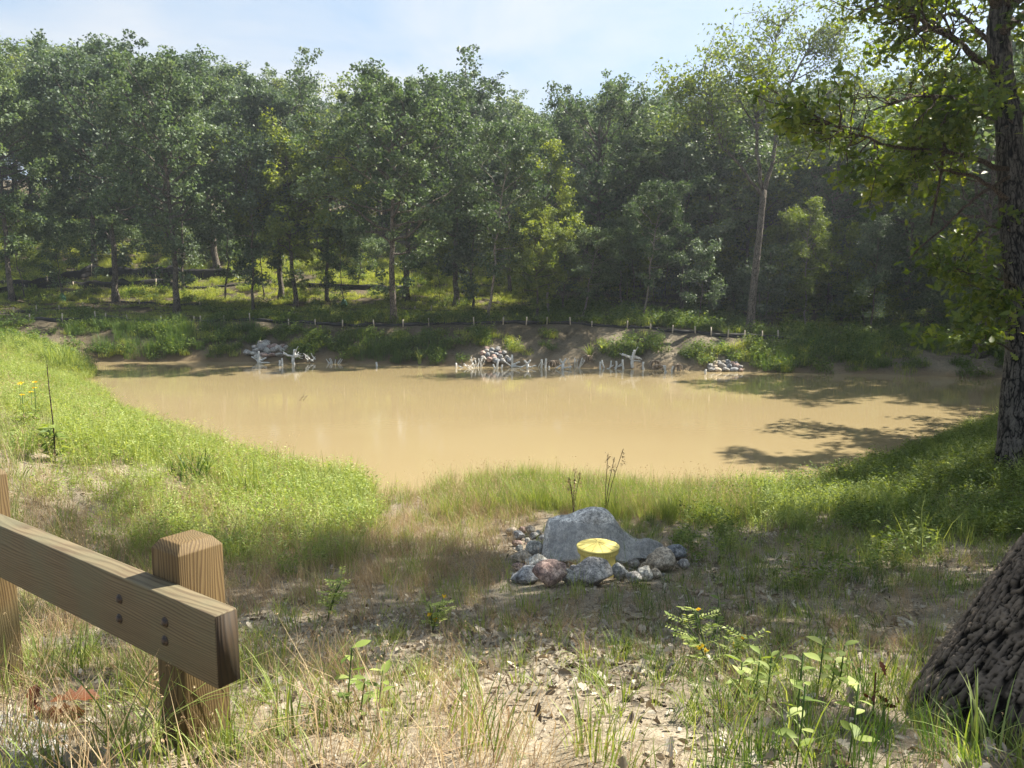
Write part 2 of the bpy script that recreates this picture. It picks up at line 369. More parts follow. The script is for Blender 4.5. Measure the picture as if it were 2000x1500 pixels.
M['end_wood'] = wood('end_wood', (.040,.026,.014), (.018,.012,.007), (.028,.024,.013), 2)
m, t = new_mat('rusted_bolt'); principled(t, ramp(t, noise(t, coord(t), 120, 4), [(.35, (.035,.03,.028)), (.6, (.09,.065,.05)), (.8, (.16,.07,.03))]), .55, noise(t, coord(t), 300, 3), .3, .002, .5, .5); M['bolt'] = m
m, t = new_mat('yellow_plastic')
principled(t, mixc(t, (.66,.57,.17), ramp(t, noise(t, coord(t), 14, 5), [(.35, (.78,.72,.62)), (.7, (1.05,1.05,1.1))]), .8, 'MULTIPLY'), .7, noise(t, coord(t), 60, 3), .08, .003, .45); M['yellow'] = m
m, t = new_mat('shaded_rib'); principled(t, (.36,.31,.09), .7); M['rib'] = m  # shadow along the raised lid ribs, painted in as a darker yellow
m, t = new_mat('silt_fabric'); v = coord(t)
principled(t, ramp(t, noise(t, v, 2.5, 5), [(.35, (.012,.012,.014)), (.75, (.045,.042,.040))]), .8, noise(t, coord(t, 'Object', (2, 2, 6)), 3, 3), .4, .05, .3); M['fabric'] = m
m, t = new_mat('stake_wood'); principled(t, ramp(t, noise(t, coord(t), 12, 4), [(.3, (.34,.27,.19)), (.7, (.58,.50,.39))]), .8); M['stake'] = m
m, t = new_mat('dead_wood'); principled(t, ramp(t, noise(t, coord(t, 'Object', (8, 8, 2)), 3, 5), [(.3, (.42,.41,.39)), (.6, (.66,.66,.64)), (.8, (.80,.80,.78))]), .8, noise(t, coord(t, 'Object', (20, 20, 3)), 3, 3), .3, .01, .2); M['dead'] = m
m, t = new_mat('brown_wood'); principled(t, ramp(t, noise(t, coord(t, 'Object', (8, 8, 2)), 3, 5), [(.3, (.13,.10,.075)), (.7, (.36,.29,.22))]), .85, noise(t, coord(t), 30, 3), .3, .01, .2); M['brown'] = m
m, t = new_mat('green_bag'); principled(t, (.01,.09,.045), .6); M['bag'] = m
m, t = new_mat('gravel_stone'); oi = N(t, 'ShaderNodeObjectInfo')
principled(t, mixc(t, ramp(t, oi.outputs['Random'], [(0, (.12,.12,.12)), (.5, (.24,.235,.225)), (1, (.38,.37,.35))]), ramp(t, noise(t, coord(t), 40, 4), [(.3, (.7,.7,.7)), (.7, (1.2,1.2,1.2))]), .7, 'MULTIPLY'), .85); M['gravel'] = m
# wire net: a real sheet whose open cells are transparent
m, t = new_mat('wire_net'); uv = N(t, 'ShaderNodeUVMap'); sp = N(t, 'ShaderNodeSeparateXYZ'); t.links.new(uv.outputs[0], sp.inputs[0])
def wire(axis): return math_(t, 'LESS_THAN', math_(t, 'ABSOLUTE', math_(t, 'SUBTRACT', math_(t, 'FRACT', math_(t, 'MULTIPLY', sp.outputs[axis], 105.0)), .5)), .13)
p = principled(t, (.32,.325,.325), .5, spec=.5, metal=.2); t.links.new(math_(t, 'MAXIMUM', wire(0), wire(1)), p.inputs['Alpha']); M['net'] = m

# water: opaque silt-laden body under a glossy skin
m, t = new_mat('muddy_water'); v = coord(t)
cc = ramp(t, noise(t, v, .12, 3), [(.3, (.262,.203,.108)), (.7, (.292,.231,.126))])
rip = math_(t, 'ADD', noise(t, coord(t, 'Object', (1, 2.2, 1)), 5, 3), math_(t, 'MULTIPLY', noise(t, coord(t, 'Object', (1, 2.5, 1)), 22, 2), .25))
principled(t, cc, .05, rip, .04, .02, .40); M['water'] = m

# ground
m, t = new_mat('soil'); v = coord(t)
aw = N(t, 'ShaderNodeAttribute', attribute_name='wood').outputs['Fac']; ab = N(t, 'ShaderNodeAttribute', attribute_name='wet').outputs['Fac']
n1 = noise(t, v, 1.1, 6, .6); n2 = noise(t, v, 14, 5, .65); n3 = noise(t, v, 70, 4, .7)
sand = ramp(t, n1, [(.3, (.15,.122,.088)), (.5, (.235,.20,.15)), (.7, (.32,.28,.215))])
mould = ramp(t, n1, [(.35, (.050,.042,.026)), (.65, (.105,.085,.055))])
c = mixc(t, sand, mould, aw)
c = mixc(t, c, ramp(t, n2, [(.32, (.50,.47,.42)), (.5, (1, 1, 1)), (.7, (1.18,1.15,1.1))]), .8, 'MULTIPLY')
c = mixc(t, c, ramp(t, n3, [(.36, (.45,.42,.38)), (.5, (1, 1, 1)), (.68, (1.25,1.22,1.18))]), .7, 'MULTIPLY')
c = mixc(t, c, (.20,.14,.075), math_(t, 'MULTIPLY', ab, .8))
hh = math_(t, 'ADD', math_(t, 'MULTIPLY', n2, 1.0), math_(t, 'MULTIPLY', n3, .5))
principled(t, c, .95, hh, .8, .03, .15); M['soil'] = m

# ------------------------------------------------------------------ the ground sheet and the water
def build_ground():
    na = 900; r = np.concatenate([[0.0], np.geomspace(.35, 260, 430)])
    th = np.linspace(0, 2*np.pi, na, endpoint=False)
    # more rays ahead of the camera than behind it
    th = np.pi/2+np.sign(np.sin(th-np.pi))*0+((th-np.pi)/np.pi)*np.abs((th-np.pi)/np.pi)**.6*np.pi
    X = (r[1:, None]*np.cos(th)[None]).ravel(); Y = (r[1:, None]*np.sin(th)[None]).ravel()
    X = np.concatenate([[0.], X]); Y = np.concatenate([[0.], Y]); d = sdist(X, Y); Z = height(X, Y, d)
    nr = len(r)-1; i = (np.arange(nr-1)[:, None]*na)+1; j = np.arange(na)[None]; k = (j+1) % na
    F = np.stack([i+j, i+na+j, i+na+k, i+k], -1).reshape(-1, 4)
    mb = MB(); mb.add(np.stack([X, Y, Z], -1), F); j = np.arange(na); mb.F.setdefault(3, []).append(np.stack([np.zeros(na, int), 1+j, 1+(j+1) % na], -1))
    me = mb.mesh('ground', M['soil'], True)
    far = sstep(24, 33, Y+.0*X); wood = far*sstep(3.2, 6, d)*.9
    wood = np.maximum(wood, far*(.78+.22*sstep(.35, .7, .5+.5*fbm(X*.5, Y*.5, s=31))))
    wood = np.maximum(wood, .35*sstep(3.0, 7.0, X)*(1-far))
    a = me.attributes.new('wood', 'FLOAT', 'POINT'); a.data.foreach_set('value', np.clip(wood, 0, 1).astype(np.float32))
    a = me.attributes.new('wet', 'FLOAT', 'POINT'); a.data.foreach_set('value', np.clip(1-np.abs(d)/.5, 0, 1).astype(np.float32))
    tag(link(me, 'ground'), kind='structure')
    mb = MB(); x0, y0 = SH.min(0)-1.5; x1, y1 = SH.max(0)+1.5
    mb.add([(x0, y0, 0), (x1, y0, 0), (x1, y1, 0), (x0, y1, 0)], [[0, 1, 2, 3]])
    tag(mb.obj('pond_water', M['water']), kind='structure')
build_ground()

# ------------------------------------------------------------------ foliage builders
def unit(v): return v/(np.linalg.norm(v, axis=-1, keepdims=True)+1e-12)
def quad_leaves(mb, C, size, rng, up=.5, asp=.55, tone=None, dirs=None):
    n = len(C); s = size*rng.uniform(.65, 1.35, n)[:, None]
    nr = unit(rng.normal(size=(n, 3))+np.array([0, 0, up])); t = unit(np.cross(nr, rng.normal(size=(n, 3)))) if dirs is None else dirs
    b = np.cross(nr, t); fold = rng.uniform(-.05, .22, n)[:, None]
    V = np.stack([C-t*s*.5, C+b*s*asp*.5+nr*s*fold-t*s*.05, C+t*s*.5, C-b*s*asp*.5+nr*s*fold-t*s*.05], 1).reshape(-1, 3)
    tone = rng.uniform(0, 1, n) if tone is None else tone
    mb.add(V, np.arange(4*n).reshape(-1, 4), np.repeat(tone, 4))
OVAL = [.01, .10, .17, .21, .22, .20, .16, .09, .005]
def lobed_leaves(mb, C, size, rng, up=.6, tone=None, wid=None, dirs=None):
    n = len(C); s = size*rng.uniform(.6, 1.25, n)
    w = np.array(wid) if wid is not None else np.array([.02, .13, .08, .24, .12, .30, .17, .20, .02]); x = np.array([0, .18, .27, .42, .52, .66, .76, .88, 1.0])
    nr = unit(rng.normal(size=(n, 3))+np.array([0, 0, up])); t = unit(np.cross(nr, rng.normal(size=(n, 3)))); b = np.cross(nr, t)
    if dirs is not None: t = dirs; b = unit(np.cross(nr, t)); nr = np.cross(t, b)
    m = len(x); fold = rng.uniform(.05, .5, n); curl = rng.uniform(-.1, .35, n)
    T = np.zeros((m*3, 3))
    V = np.zeros((n, m, 3, 3))
    for i in range(m):
        mid = C+t*(s*x[i])[:, None]-nr*(s*curl*x[i]**2)[:, None]; e = (s*w[i])[:, None]
        V[:, i, 1] = mid; V[:, i, 0] = mid-b*e+nr*e*fold[:, None]; V[:, i, 2] = mid+b*e+nr*e*fold[:, None]
    V = V.reshape(-1, 3); F = []
    for i in range(m-1):
        for k in (0, 1): F.append([i*3+k, i*3+k+1, (i+1)*3+k+1, (i+1)*3+k])
    F = (np.array(F)[None]+(np.arange(n)*m*3)[:, None, None]).reshape(-1, 4)
    tone = rng.uniform(0, 1, n) if tone is None else tone
    mb.add(V, F, np.repeat(tone, m*3))
def blades(mb, n, rng, spread, h0, h1, w, lean=.5, tone=(0, 1), seg=3, centre=None, fan=True):
    th = rng.uniform(0, 2*np.pi, n); r = spread*np.sqrt(rng.uniform(0, 1, n))
    B = np.stack([r*np.cos(th), r*np.sin(th), np.zeros(n)-.01], -1)
    if centre is not None: B = B+centre
    ph = th+rng.normal(0, 1.0, n) if fan else rng.uniform(0, 2*np.pi, n); D = np.stack([np.cos(ph), np.sin(ph), 0*ph], -1)
    H = rng.uniform(h0, h1, n); L = rng.uniform(.1, 1, n)*lean*H; side = np.stack([-np.sin(ph), np.cos(ph), 0*ph], -1)
    ts = np.linspace(0, 1, seg+1); V = []
    for s_ in ts:
        c = B+D*(L*s_**2)[:, None]+np.array([0, 0, 1])*(H*(s_-.35*(L/H)*s_**2.5))[:, None]
        ww = (w*(1-s_)**.6*(.6+.4*min(1, s_*4))*rng.uniform(.7, 1.3))
        ww = max(ww, 0) if s_ < 1 else w*.05
        V += [c-side*ww*.5, c+side*ww*.5]
    V = np.stack(V, 1).reshape(-1, 3); k = 2*(seg+1)
    F = (np.array([[2*i, 2*i+1, 2*i+3, 2*i+2] for i in range(seg)])[None]+(np.arange(n)*k)[:, None, None]).reshape(-1, 4)
    mb.add(V, F, np.repeat(rng.uniform(*tone, n), k))
def stems(mb, n, rng, spread, h0, h1, w, lean, tone, head=0.0):
    blades(mb, n, rng, spread, h0, h1, w, lean, tone, 2, fan=False)
    if head:
        k = mb.V[-1].reshape(n, 6, 3)[:, 4]
        for j in range(5):
            quad_leaves(mb, k-np.array([0, 0, 1])*rng.uniform(0, .25, n)[:, None]*head*5+rng.normal(0, head*.35, (n, 3)), head, rng, .2, .45, rng.uniform(tone[0], tone[1], n))
def leafy(mb, n, rng, spread, h0, h1, leaf, per=9, tone=(0, 1), asp=.4):
    th = rng.uniform(0, 2*np.pi, n); r = spread*np.sqrt(rng.uniform(0, 1, n)); x, y = r*np.cos(th), r*np.sin(th); H = rng.uniform(h0, h1, n)
    lx, ly = rng.normal(0, .25, n)*H, rng.normal(0, .25, n)*H
    tn = rng.uniform(*tone, n)
    blades(mb, n, rng, spread*.9, h0*.8, h1*.9, .004, .4, tone, 2)
    for i in range(per):
        f = (i+1)/per; z = H*(.25+.75*f); a = rng.uniform(0, 2*np.pi, n); d = leaf*.55
        C = np.stack([x+lx*f*f+np.cos(a)*d, y+ly*f*f+np.sin(a)*d, z], -1); dr = unit(np.stack([np.cos(a), np.sin(a), rng.normal(.15, .35, n)], -1))
        quad_leaves(mb, C, leaf, rng, 2.2, asp, np.clip(tn+rng.normal(0, .15, n), 0, 1), dr)
protos = {}
def proto(kind, fn, mat, k, seed):
    c = bpy.data.collections.new('plants_'+kind); protos[kind] = (c, k)
    for i in range(k):
        mb = MB(); fn(mb, np.random.default_rng(seed*100+i)); me = mb.mesh('%s_clump' % kind, mat, attr='tone')
        o = bpy.data.objects.new('%s_%02d' % (kind, i), me); c.objects.link(o)
def gn_tree():
    g = bpy.data.node_groups.new('scatter', 'GeometryNodeTree')
    g.interface.new_socket('Geometry', in_out='INPUT', socket_type='NodeSocketGeometry'); g.interface.new_socket('Geometry', in_out='OUTPUT', socket_type='NodeSocketGeometry')
    return g
def scatter(name, kind, P, rng, smin, smax, label, cat, tilt=.12, zs=None):
    if len(P) == 0: return
    c, k = protos[kind]; n = len(P); me = bpy.data.meshes.new(name); me.vertices.add(n); me.vertices.foreach_set('co', P.astype(np.float32).ravel())
    a = me.attributes.new('rot', 'FLOAT_VECTOR', 'POINT'); a.data.foreach_set('vector', np.stack([rng.normal(0, tilt, n), rng.normal(0, tilt, n), rng.uniform(0, 6.283, n)], -1).astype(np.float32).ravel())
    sc = rng.uniform(smin, smax, n); zsc = sc if zs is None else sc*zs
    a = me.attributes.new('scl', 'FLOAT_VECTOR', 'POINT'); a.data.foreach_set('vector', np.stack([sc, sc, zsc], -1).astype(np.float32).ravel())
    a = me.attributes.new('pid', 'INT', 'POINT'); a.data.foreach_set('value', rng.integers(0, k, n).astype(np.int32))
    o = link(me, name); tag(o, label, cat, kind='stuff')
    g = gn_tree(); gi = g.nodes.new('NodeGroupInput'); go = g.nodes.new('NodeGroupOutput'); ip = g.nodes.new('GeometryNodeInstanceOnPoints')
    ci = g.nodes.new('GeometryNodeCollectionInfo'); ci.inputs['Collection'].default_value = c; ci.inputs['Separate Children'].default_value = True; ci.inputs['Reset Children'].default_value = True
    def na(nm, ty):
        x = g.nodes.new('GeometryNodeInputNamedAttribute'); x.data_type = ty; x.inputs['Name'].default_value = nm; return x.outputs['Attribute']
    er = g.nodes.new('FunctionNodeEulerToRotation'); g.links.new(na('rot', 'FLOAT_VECTOR'), er.inputs[0])
    g.links.new(gi.outputs[0], ip.inputs['Points']); g.links.new(ci.outputs[0], ip.inputs['Instance']); ip.inputs['Pick Instance'].default_value = True
    g.links.new(na('pid', 'INT'), ip.inputs['Instance Index']); g.links.new(er.outputs[0], ip.inputs['Rotation']); g.links.new(na('scl', 'FLOAT_VECTOR'), ip.inputs['Scale'])
    g.links.new(ip.outputs[0], go.inputs[0]); md = o.modifiers.new('scatter', 'NODES'); md.node_group = g
    return o
def sample(rng, n, x0, x1, y0, y1, prob, ko=True):
    x = rng.uniform(x0, x1, n); y = rng.uniform(y0, y1, n); d = sdist(x, y); z = height(x, y, d); P = np.stack([x, y, z], -1)
    u, v, zc = to_px(P); ok = (y > .3) & (u > -350) & (u < 2350) & (v < 1800)
    p = prob(x, y, d, u, v)
    if ko:
        for a, b, r in [k_ for k_ in KO if x0 < k_[0] < x1 and y0 < k_[1] < y1]: p = np.where((x-a)**2+(y-b)**2 < r*r, 0, p)
    return P[ok & (rng.uniform(0, 1, n) < p)]

# ------------------------------------------------------------------ trees
def grow(seed, H, R, cb, nl, r0, lean=(0, 0), leafn=40, lsz=.13, cl=.34, wob=.25, sub=4, flat=.85, low=0.0, leafmode='quad', fork=0):
    rng = np.random.default_rng(seed); tips = []; W = MB()
    n = 16; t = np.linspace(0, 1, n); w1 = np.cumsum(rng.normal(0, wob/6, (n, 2)), 0); w1 -= w1[0]
    TP = np.stack([lean[0]*t*H+w1[:, 0], lean[1]*t*H+w1[:, 1], t*H*.90-.15*(t == 0)], -1)
    TR = r0*(1-.86*t**.9)*(1+.55*np.exp(-t*H/.28)); TR[-1] = .02
    add_tube(W, TP, TR, 10)
    def on(s): return np.array([np.interp(s, t, TP[:, i]) for i in range(3)])
    for i in range(nl):
        s = cb+(1-cb)*((i+.5)/nl)**.72*.92; q = (s-cb)/(1-cb); az = i*2.399+rng.uniform(-.5, .5); L = R*math.sin(math.pi*(.24+.60*q))*rng.uniform(.7, 1.25)
        el = math.radians(np.interp(q, [0, .6, 1], [5, 32, 50])+rng.uniform(-12, 12)); p0 = on(s); d = np.array([math.cos(az)*math.cos(el), math.sin(az)*math.cos(el), math.sin(el)])
        m = 7; tt = np.linspace(0, 1, m)[:, None]; P = p0+d*L*tt+np.array([0, 0, 1])*(L*.22*tt**2)+np.cumsum(rng.normal(0, L*.035, (m, 3)), 0)*(tt > 0)
        rb = min(r0*.42, .018+.022*L)*(1-.3*q); add_tube(W, P, rb*(1-.85*tt[:, 0]), 5, cap=False)
        tips.append(P[-1])
        for j in range(sub):
            f = rng.uniform(.35, .98); b = np.array([np.interp(f, tt[:, 0], P[:, k]) for k in range(3)]); dd = unit(d+rng.normal(0, .65, 3)+np.array([0, 0, .15])); l2 = L*rng.uniform(.22, .45)
            Q = b+dd*l2*np.linspace(0, 1, 4)[:, None]+np.cumsum(rng.normal(0, l2*.05, (4, 3)), 0); Q[0] = b
            add_tube(W, Q, rb*.38*np.array([1, .75, .5, .25]), 4, cap=False); tips.append(Q[-1]); tips.append(Q[2])
            for k in range(2):
                d3 = unit(dd+rng.normal(0, .8, 3)); l3 = l2*rng.uniform(.4, .8); tips.append(Q[-1-k]+d3*l3)
                add_tube(W, [Q[-1-k], Q[-1-k]+d3*l3*.5, Q[-1-k]+d3*l3], rb*.14, 3, cap=False)
    for i in range(int(low)):                                  # tufts straight from the trunk, below the crown
        s = rng.uniform(cb*.45, cb); p0 = on(s); a = rng.uniform(0, 6.28); L = rng.uniform(.3, R*.45); e = p0+np.array([math.cos(a)*L, math.sin(a)*L, rng.uniform(-.1, .3)])
        add_tube(W, [p0, (p0+e)/2+[0, 0, .05], e], .012, 3, cap=False); tips += [e, (p0+e*2)/3]
    T = np.array(tips); n = len(T); per = rng.integers(int(leafn*.5), int(leafn*1.5), n); C = np.repeat(T, per, 0); csz = np.repeat(cl*rng.uniform(.6, 1.3, n), per)[:, None]
    off = rng.normal(size=(len(C), 3)); off = off/(np.linalg.norm(off, axis=1)[:, None]+1e-9)*rng.uniform(0, 1, (len(C), 1))**.5
    C = C+off*csz*np.array([1, 1, flat])*1.3; ct = np.repeat(rng.uniform(.1, .9, n), per); tone = np.clip(ct*.62+rng.uniform(0, 1, len(C))*.45-.03, 0, 1)
    L_ = MB()
    if leafmode == 'quad': quad_leaves(L_, C, lsz, rng, .55, .62, tone)
    else: lobed_leaves(L_, C, lsz, rng, .8, tone)
    return W, L_
VAR = {}
def variant(key, mat, bk, **kw):
    W, L_ = grow(**kw); VAR[key] = (W.mesh('trunk', M[bk], True), L_.mesh('crown', M[mat], attr='tone'), kw['H'])
for i in range(4): variant('oak%d' % i, ['oak_leaf', 'oak_leaf', 'oak_leaf_grey', 'oak_leaf'][i], 'bark', seed=40+i, H=11.5, R=[3.3, 3.6, 3.4, 3.0][i], cb=[.32, .38, .28, .34][i], nl=34, r0=[.17, .20, .16, .15][i], lean=[(.02, 0), (-.03, .02), (.04, 0), (0, 0)][i], leafn=44, lsz=.165, cl=.33, low=6)
for i in range(2): variant('yel%d' % i, 'oak_leaf_yellow', 'bark', seed=60+i, H=10, R=2.9, cb=.30, nl=28, r0=.13, lean=(.02*(1-2*i), 0), leafn=40, lsz=.16, cl=.32, low=5)
for i in range(3): variant('thin%d' % i, ['oak_leaf', 'oak_leaf_grey', 'oak_leaf_yellow'][i], ['bark_pale', 'bark', 'bark_pale'][i], seed=70+i, H=9, R=1.8, cb=.36, nl=17, r0=.075, lean=[(.05, 0), (-.03, 0), (0, 0)][i], leafn=34, cl=.3, low=9, wob=.45)
for i in range(3): variant('sap%d' % i, ['oak_leaf_grey', 'oak_leaf', 'oak_leaf_yellow'][i], 'bark', seed=80+i, H=4.2, R=1.05, cb=.22, nl=12, r0=.032, leafn=26, cl=.22, lsz=.11, low=3, sub=3)
for i in range(3): variant('bush%d' % i, ['shrub', 'oak_leaf', 'oak_leaf_yellow'][i], 'bark', seed=90+i, H=2.0, R=1.0, cb=.08, nl=14, r0=.02, leafn=26, cl=.24, lsz=.10, sub=3)
def plant_tree(key, p, H, rz, name, label, cat='tree', group=None, sx=1.0):
    tm, cm, h = VAR[key]; o = empty(name, (p[0], p[1], p[2]-.03), rz); s = H/h; o.scale = (s*sx, s*sx, s)
    link(tm, 'trunk', o); link(cm, 'crown', o); tag(o, label, cat, group); return o
TOPU = [-400, 0, 60, 100, 150, 200, 270, 330, 400, 450, 520, 570, 620, 650, 700, 770, 820, 850, 900, 980, 1060, 1095, 1140, 1200, 1260, 1330, 1400, 1500, 1600, 1700, 1800, 2000, 2400]
TOPV = [60, 95, 100, 70, 62, 85, 80, 110, 92, 105, 112, 130, 150, 162, 140, 128, 150, 160, 132, 160, 185, 215, 170, 142, 165, 152, 150, 150, 140, 130, 110, 90, 60]
def top_h(p, dv=0):
    u, v, zc = to_px(np.array([[p[0], p[1], p[2]]])); tv = np.interp(u[0], TOPU, TOPV)+dv; tv = tv+58; return 3+zc[0]*((750-tv)/FPX*math.cos(PITCH)-math.sin(PITCH))-p[2]
# the trunks one can make out: u, v of the foot, kind, label
front = [
 (25, 590, 'oak3', 0, 'oak with a straight trunk through both black silt fences at the far left', 1.0),
 (228, 590, 'oak2', 6, 'oak whose foot curves left beside the open grass gap on the hillside', 1.05),
 (345, 612, 'oak0', 0, 'straight grey oak standing close behind the lower silt fence, left of the pond', 1.0),
 (425, 535, 'oak1', 14, 'thick dark oak touching the upper silt fence on the left hillside', 1.1),
 (185, 522, 'oak0', 0, 'oak just above the upper black fence where it bends', 1.0),
 (548, 587, 'oak2', 8, 'dark oak leaning left in the middle of the sunny hillside grass', 1.0),
 (577, 603, 'yel0', 85, 'yellow green oak with a thick trunk above the left stone pile', 1.15),
 (640, 590, 'yel1', 45, 'slender yellowish oak right of the thick yellow green one', .9),
 (770, 633, 'oak0', 12, 'large pale barked oak standing on the silt fence line above the pond', 1.12),
 (793, 585, 'oak1', 10, 'forked dark oak just behind the large pale oak', 1.0),
 (890, 600, 'oak2', 5, 'dark oak leaning right beside the fallen pole', 1.1),
 (995, 575, 'oak3', 30, 'oak in the shade behind the fallen pole', 1.0),
 (1050, 627, 'yel0', 190, 'lower bright crowned oak at the middle of the far bank', 1.15),
 (1137, 620, 'thin0', 210, 'pale trunked young tree leaning right with a round crown', 1.5),
 (1165, 590, 'oak1', 0, 'oak behind the pale leaning young tree', 1.0),
 (1215, 600, 'thin0', 215, 'short round crowned oak right of the pale leaning tree', 1.3),
 (1388, 602, 'oak3', 10, 'straight slim oak in the shade left of the tall airy tree', .95),
 (1330, 610, 'thin1', 60, 'thin dark tree at the shaded edge of the wood', 1.2),
 (1620, 603, 'oak0', 60, 'shaded oak to the right of the tall airy tree', 1.0),
 (1585, 590, 'oak2', 20, 'dense oak behind the shaded hillside right of the airy tree', 1.0),
 (1860, 590, 'oak1', 10, 'leaning oak at the back of the right hand wood', 1.0),
]
def rz_of(s): return (s*2.39996) % 6.283
for i, (u, v, key, dv, lab, sx) in enumerate(front):
    p = ground_at(u, v); plant_tree(key, p, top_h(p, dv), rz_of(i), 'oak_tree', lab, 'tree', None, sx)
thin = [(358, 574, 'thin1', 200, 'thin dark tree just right of the straight grey oak'), (440, 587, 'sap1', 330, 'small dark sapling with low foliage in a shadow patch on the grass'),
 (495, 609, 'thin1', 260, 'thin straight tree ending the upper silt fence'), (515, 583, 'sap1', 400, 'very thin sapling left of the dark leaning oak'),
 (950, 629, 'thin0', 240, 'bent pale trunked tree right at the lower silt fence'), (922, 602, 'sap0', 330, 'sapling with a slanting stem beside the bent pale tree'),
 (1075, 617, 'thin2', 300, 'small tree right of the lower bright crowned oak'), (1302, 594, 'sap0', 430, 'sapling in the shaded wood edge above the bank'),
 (672, 598, 'sap1', 430, 'planted sapling with a green bag below the sunny meadow'), (700, 560, 'sap1', 420, 'sapling left of the large pale oak'),
 (122, 585, 'sap1', 430, 'planted sapling with a green bag at the far left'), (1720, 642, 'sap0', 470, 'pale stemmed sapling on the shaded right hillside'),
 (1640, 625, 'sap2', 440, 'leaning sapling under the blue green bough'), (1235, 600, 'sap2', 400, 'sapling inside the wire cage with a green bag'),
 (50, 585, 'sap2', 420, 'sapling in front of the leftmost silt fence'), (1100, 610, 'thin1', 330, 'slender tree left of the pale leaning young tree'),
 (860, 585, 'sap2', 470, 'tiny sapling left of the right leaning dark oak'), (1255, 622, 'thin0', 350, 'round crowned small tree standing before the dark wood'), (1700, 655, 'thin1', 420, 'blue green small tree overhanging the right hillside'), (1575, 640, 'thin2', 400, 'light small tree on the right hillside'), (1370, 640, 'sap0', 470, 'grey green sapling by the stakes left of the airy trunk'), (1530, 610, 'sap2', 430, 'sapling with light leaves right of the tall airy trunk')]
for i, (u, v, key, dv, lab) in enumerate(thin):
    p = ground_at(u, v); H = top_h(p); u_, v_, zc = to_px(p[None]); H = 3+zc[0]*((750-dv)/FPX*math.cos(PITCH)-math.sin(PITCH))-p[2]
    plant_tree(key, p, H, rz_of(i+30), 'young_tree', lab, 'tree')
# the wood that fills the hillside behind
ANCH = [(25, 'leftmost straight oak'), (228, 'curved oak'), (345, 'straight grey oak'), (425, 'thick dark oak'), (548, 'dark oak leaning left'), (577, 'yellow green oak'), (640, 'slender yellowish oak'), (770, 'large pale barked oak'), (890, 'right leaning dark oak'),
        (995, 'oak by the fallen pole'), (1050, 'bright crowned oak'), (1137, 'pale leaning young tree'), (1215, 'short round crowned oak'), (1300, 'wood edge sapling'), (1388, 'straight slim oak'), (1463, 'tall airy tree'), (1620, 'shaded oak'), (1720, 'pale stemmed sapling'), (1860, 'leaning oak at the back'), (1975, 'near dark oak trunk')]
ORD = ['', 'second ', 'third ', 'fourth ', 'fifth ', 'sixth ', 'seventh ', 'eighth ', 'ninth ', 'tenth ']
used_lab = {}
def where(p, what, far_):
    u = to_px(np.array([[p[0], p[1], p[2]]]))[0][0]; a = min(ANCH, key=lambda t_: abs(t_[0]-u)); side = 'left of' if u < a[0]-9 else ('right of' if u > a[0]+9 else 'directly behind')
    if u < -10 or u > 2010: side = 'outside the frame past'
    key = (what, far_, side, a[1]); n = used_lab.get(key, 0); used_lab[key] = n+1
    w_ = ('%s%s %s %s the %s' % (ORD[min(n, 9)], what, far_, side, a[1])).split()
    return ' '.join(w_ if len(w_) <= 16 else [q for q in w_ if q != 'the'])
rng = np.random.default_rng(5); placed = []
G = 'trees filling the wood on the hillside'
cand = []
tries = 0
while len(cand) < 200 and tries < 20000:
    tries += 1
    y = rng.uniform(38, 76); x = rng.uniform(-.84, .86)*y; u = 1000+x/y*1500
    if y < 60 and -300 < u < 1000 or y < 48 and u < 1250: continue
    if any((x-a)**2+(y-b)**2 < 2.3**2 for a, b in cand): continue
    cand.append((x, y))
for x, y in sorted(cand, key=lambda c: c[1]):
    p = np.array([x, y, gz(x, y)]); key = str(rng.choice(['oak0', 'oak1', 'oak2', 'oak3', 'oak0', 'oak2', 'yel0', 'yel1'])); far_ = y > 56
    H = top_h(p, rng.uniform(0, 35) if far_ else rng.uniform(25, 130)); H = min(max(H, 7), 17)
    kind = {'oak0': 'green oak', 'oak1': 'broad oak', 'oak2': 'grey green oak', 'oak3': 'narrow oak', 'yel0': 'yellowish oak', 'yel1': 'light green oak'}[key]
    plant_tree(key, p, H, rng.uniform(0, 6.28), 'wood_tree', where(p, kind, 'mid wood' if not far_ else ('deep in the wood' if y < 66 else 'on the skyline')), 'tree', G, rng.uniform(1.1, 1.5))
# understorey at the dark edge of the wood
G2 = 'understorey shrubs at the wood edge'
for i in range(96):
    if i < 42: u = rng.uniform(1130, 2250); y = rng.uniform(32, 46)
    else: u = rng.uniform(-300, 1250); y = rng.uniform(50, 62)
    x = (u-1000)/1500*y; p = np.array([x, y, gz(x, y)])
    kk = ['bush0', 'bush1', 'sap0', 'bush1', 'bush2', 'sap1'][i % 6]; nm = {'bush0': 'green shrub', 'bush1': 'dark shrub', 'bush2': 'yellowish shrub', 'sap0': 'grey green bushy sapling', 'sap1': 'dark bushy sapling'}[kk]
    plant_tree(kk, p, rng.uniform(1.3, 2.4) if kk[0] == 'b' else rng.uniform(2.5, 5), rng.uniform(0, 6.28), 'understorey_shrub', where(p, nm, 'beneath the trees'), 'shrub', G2, 1.3)
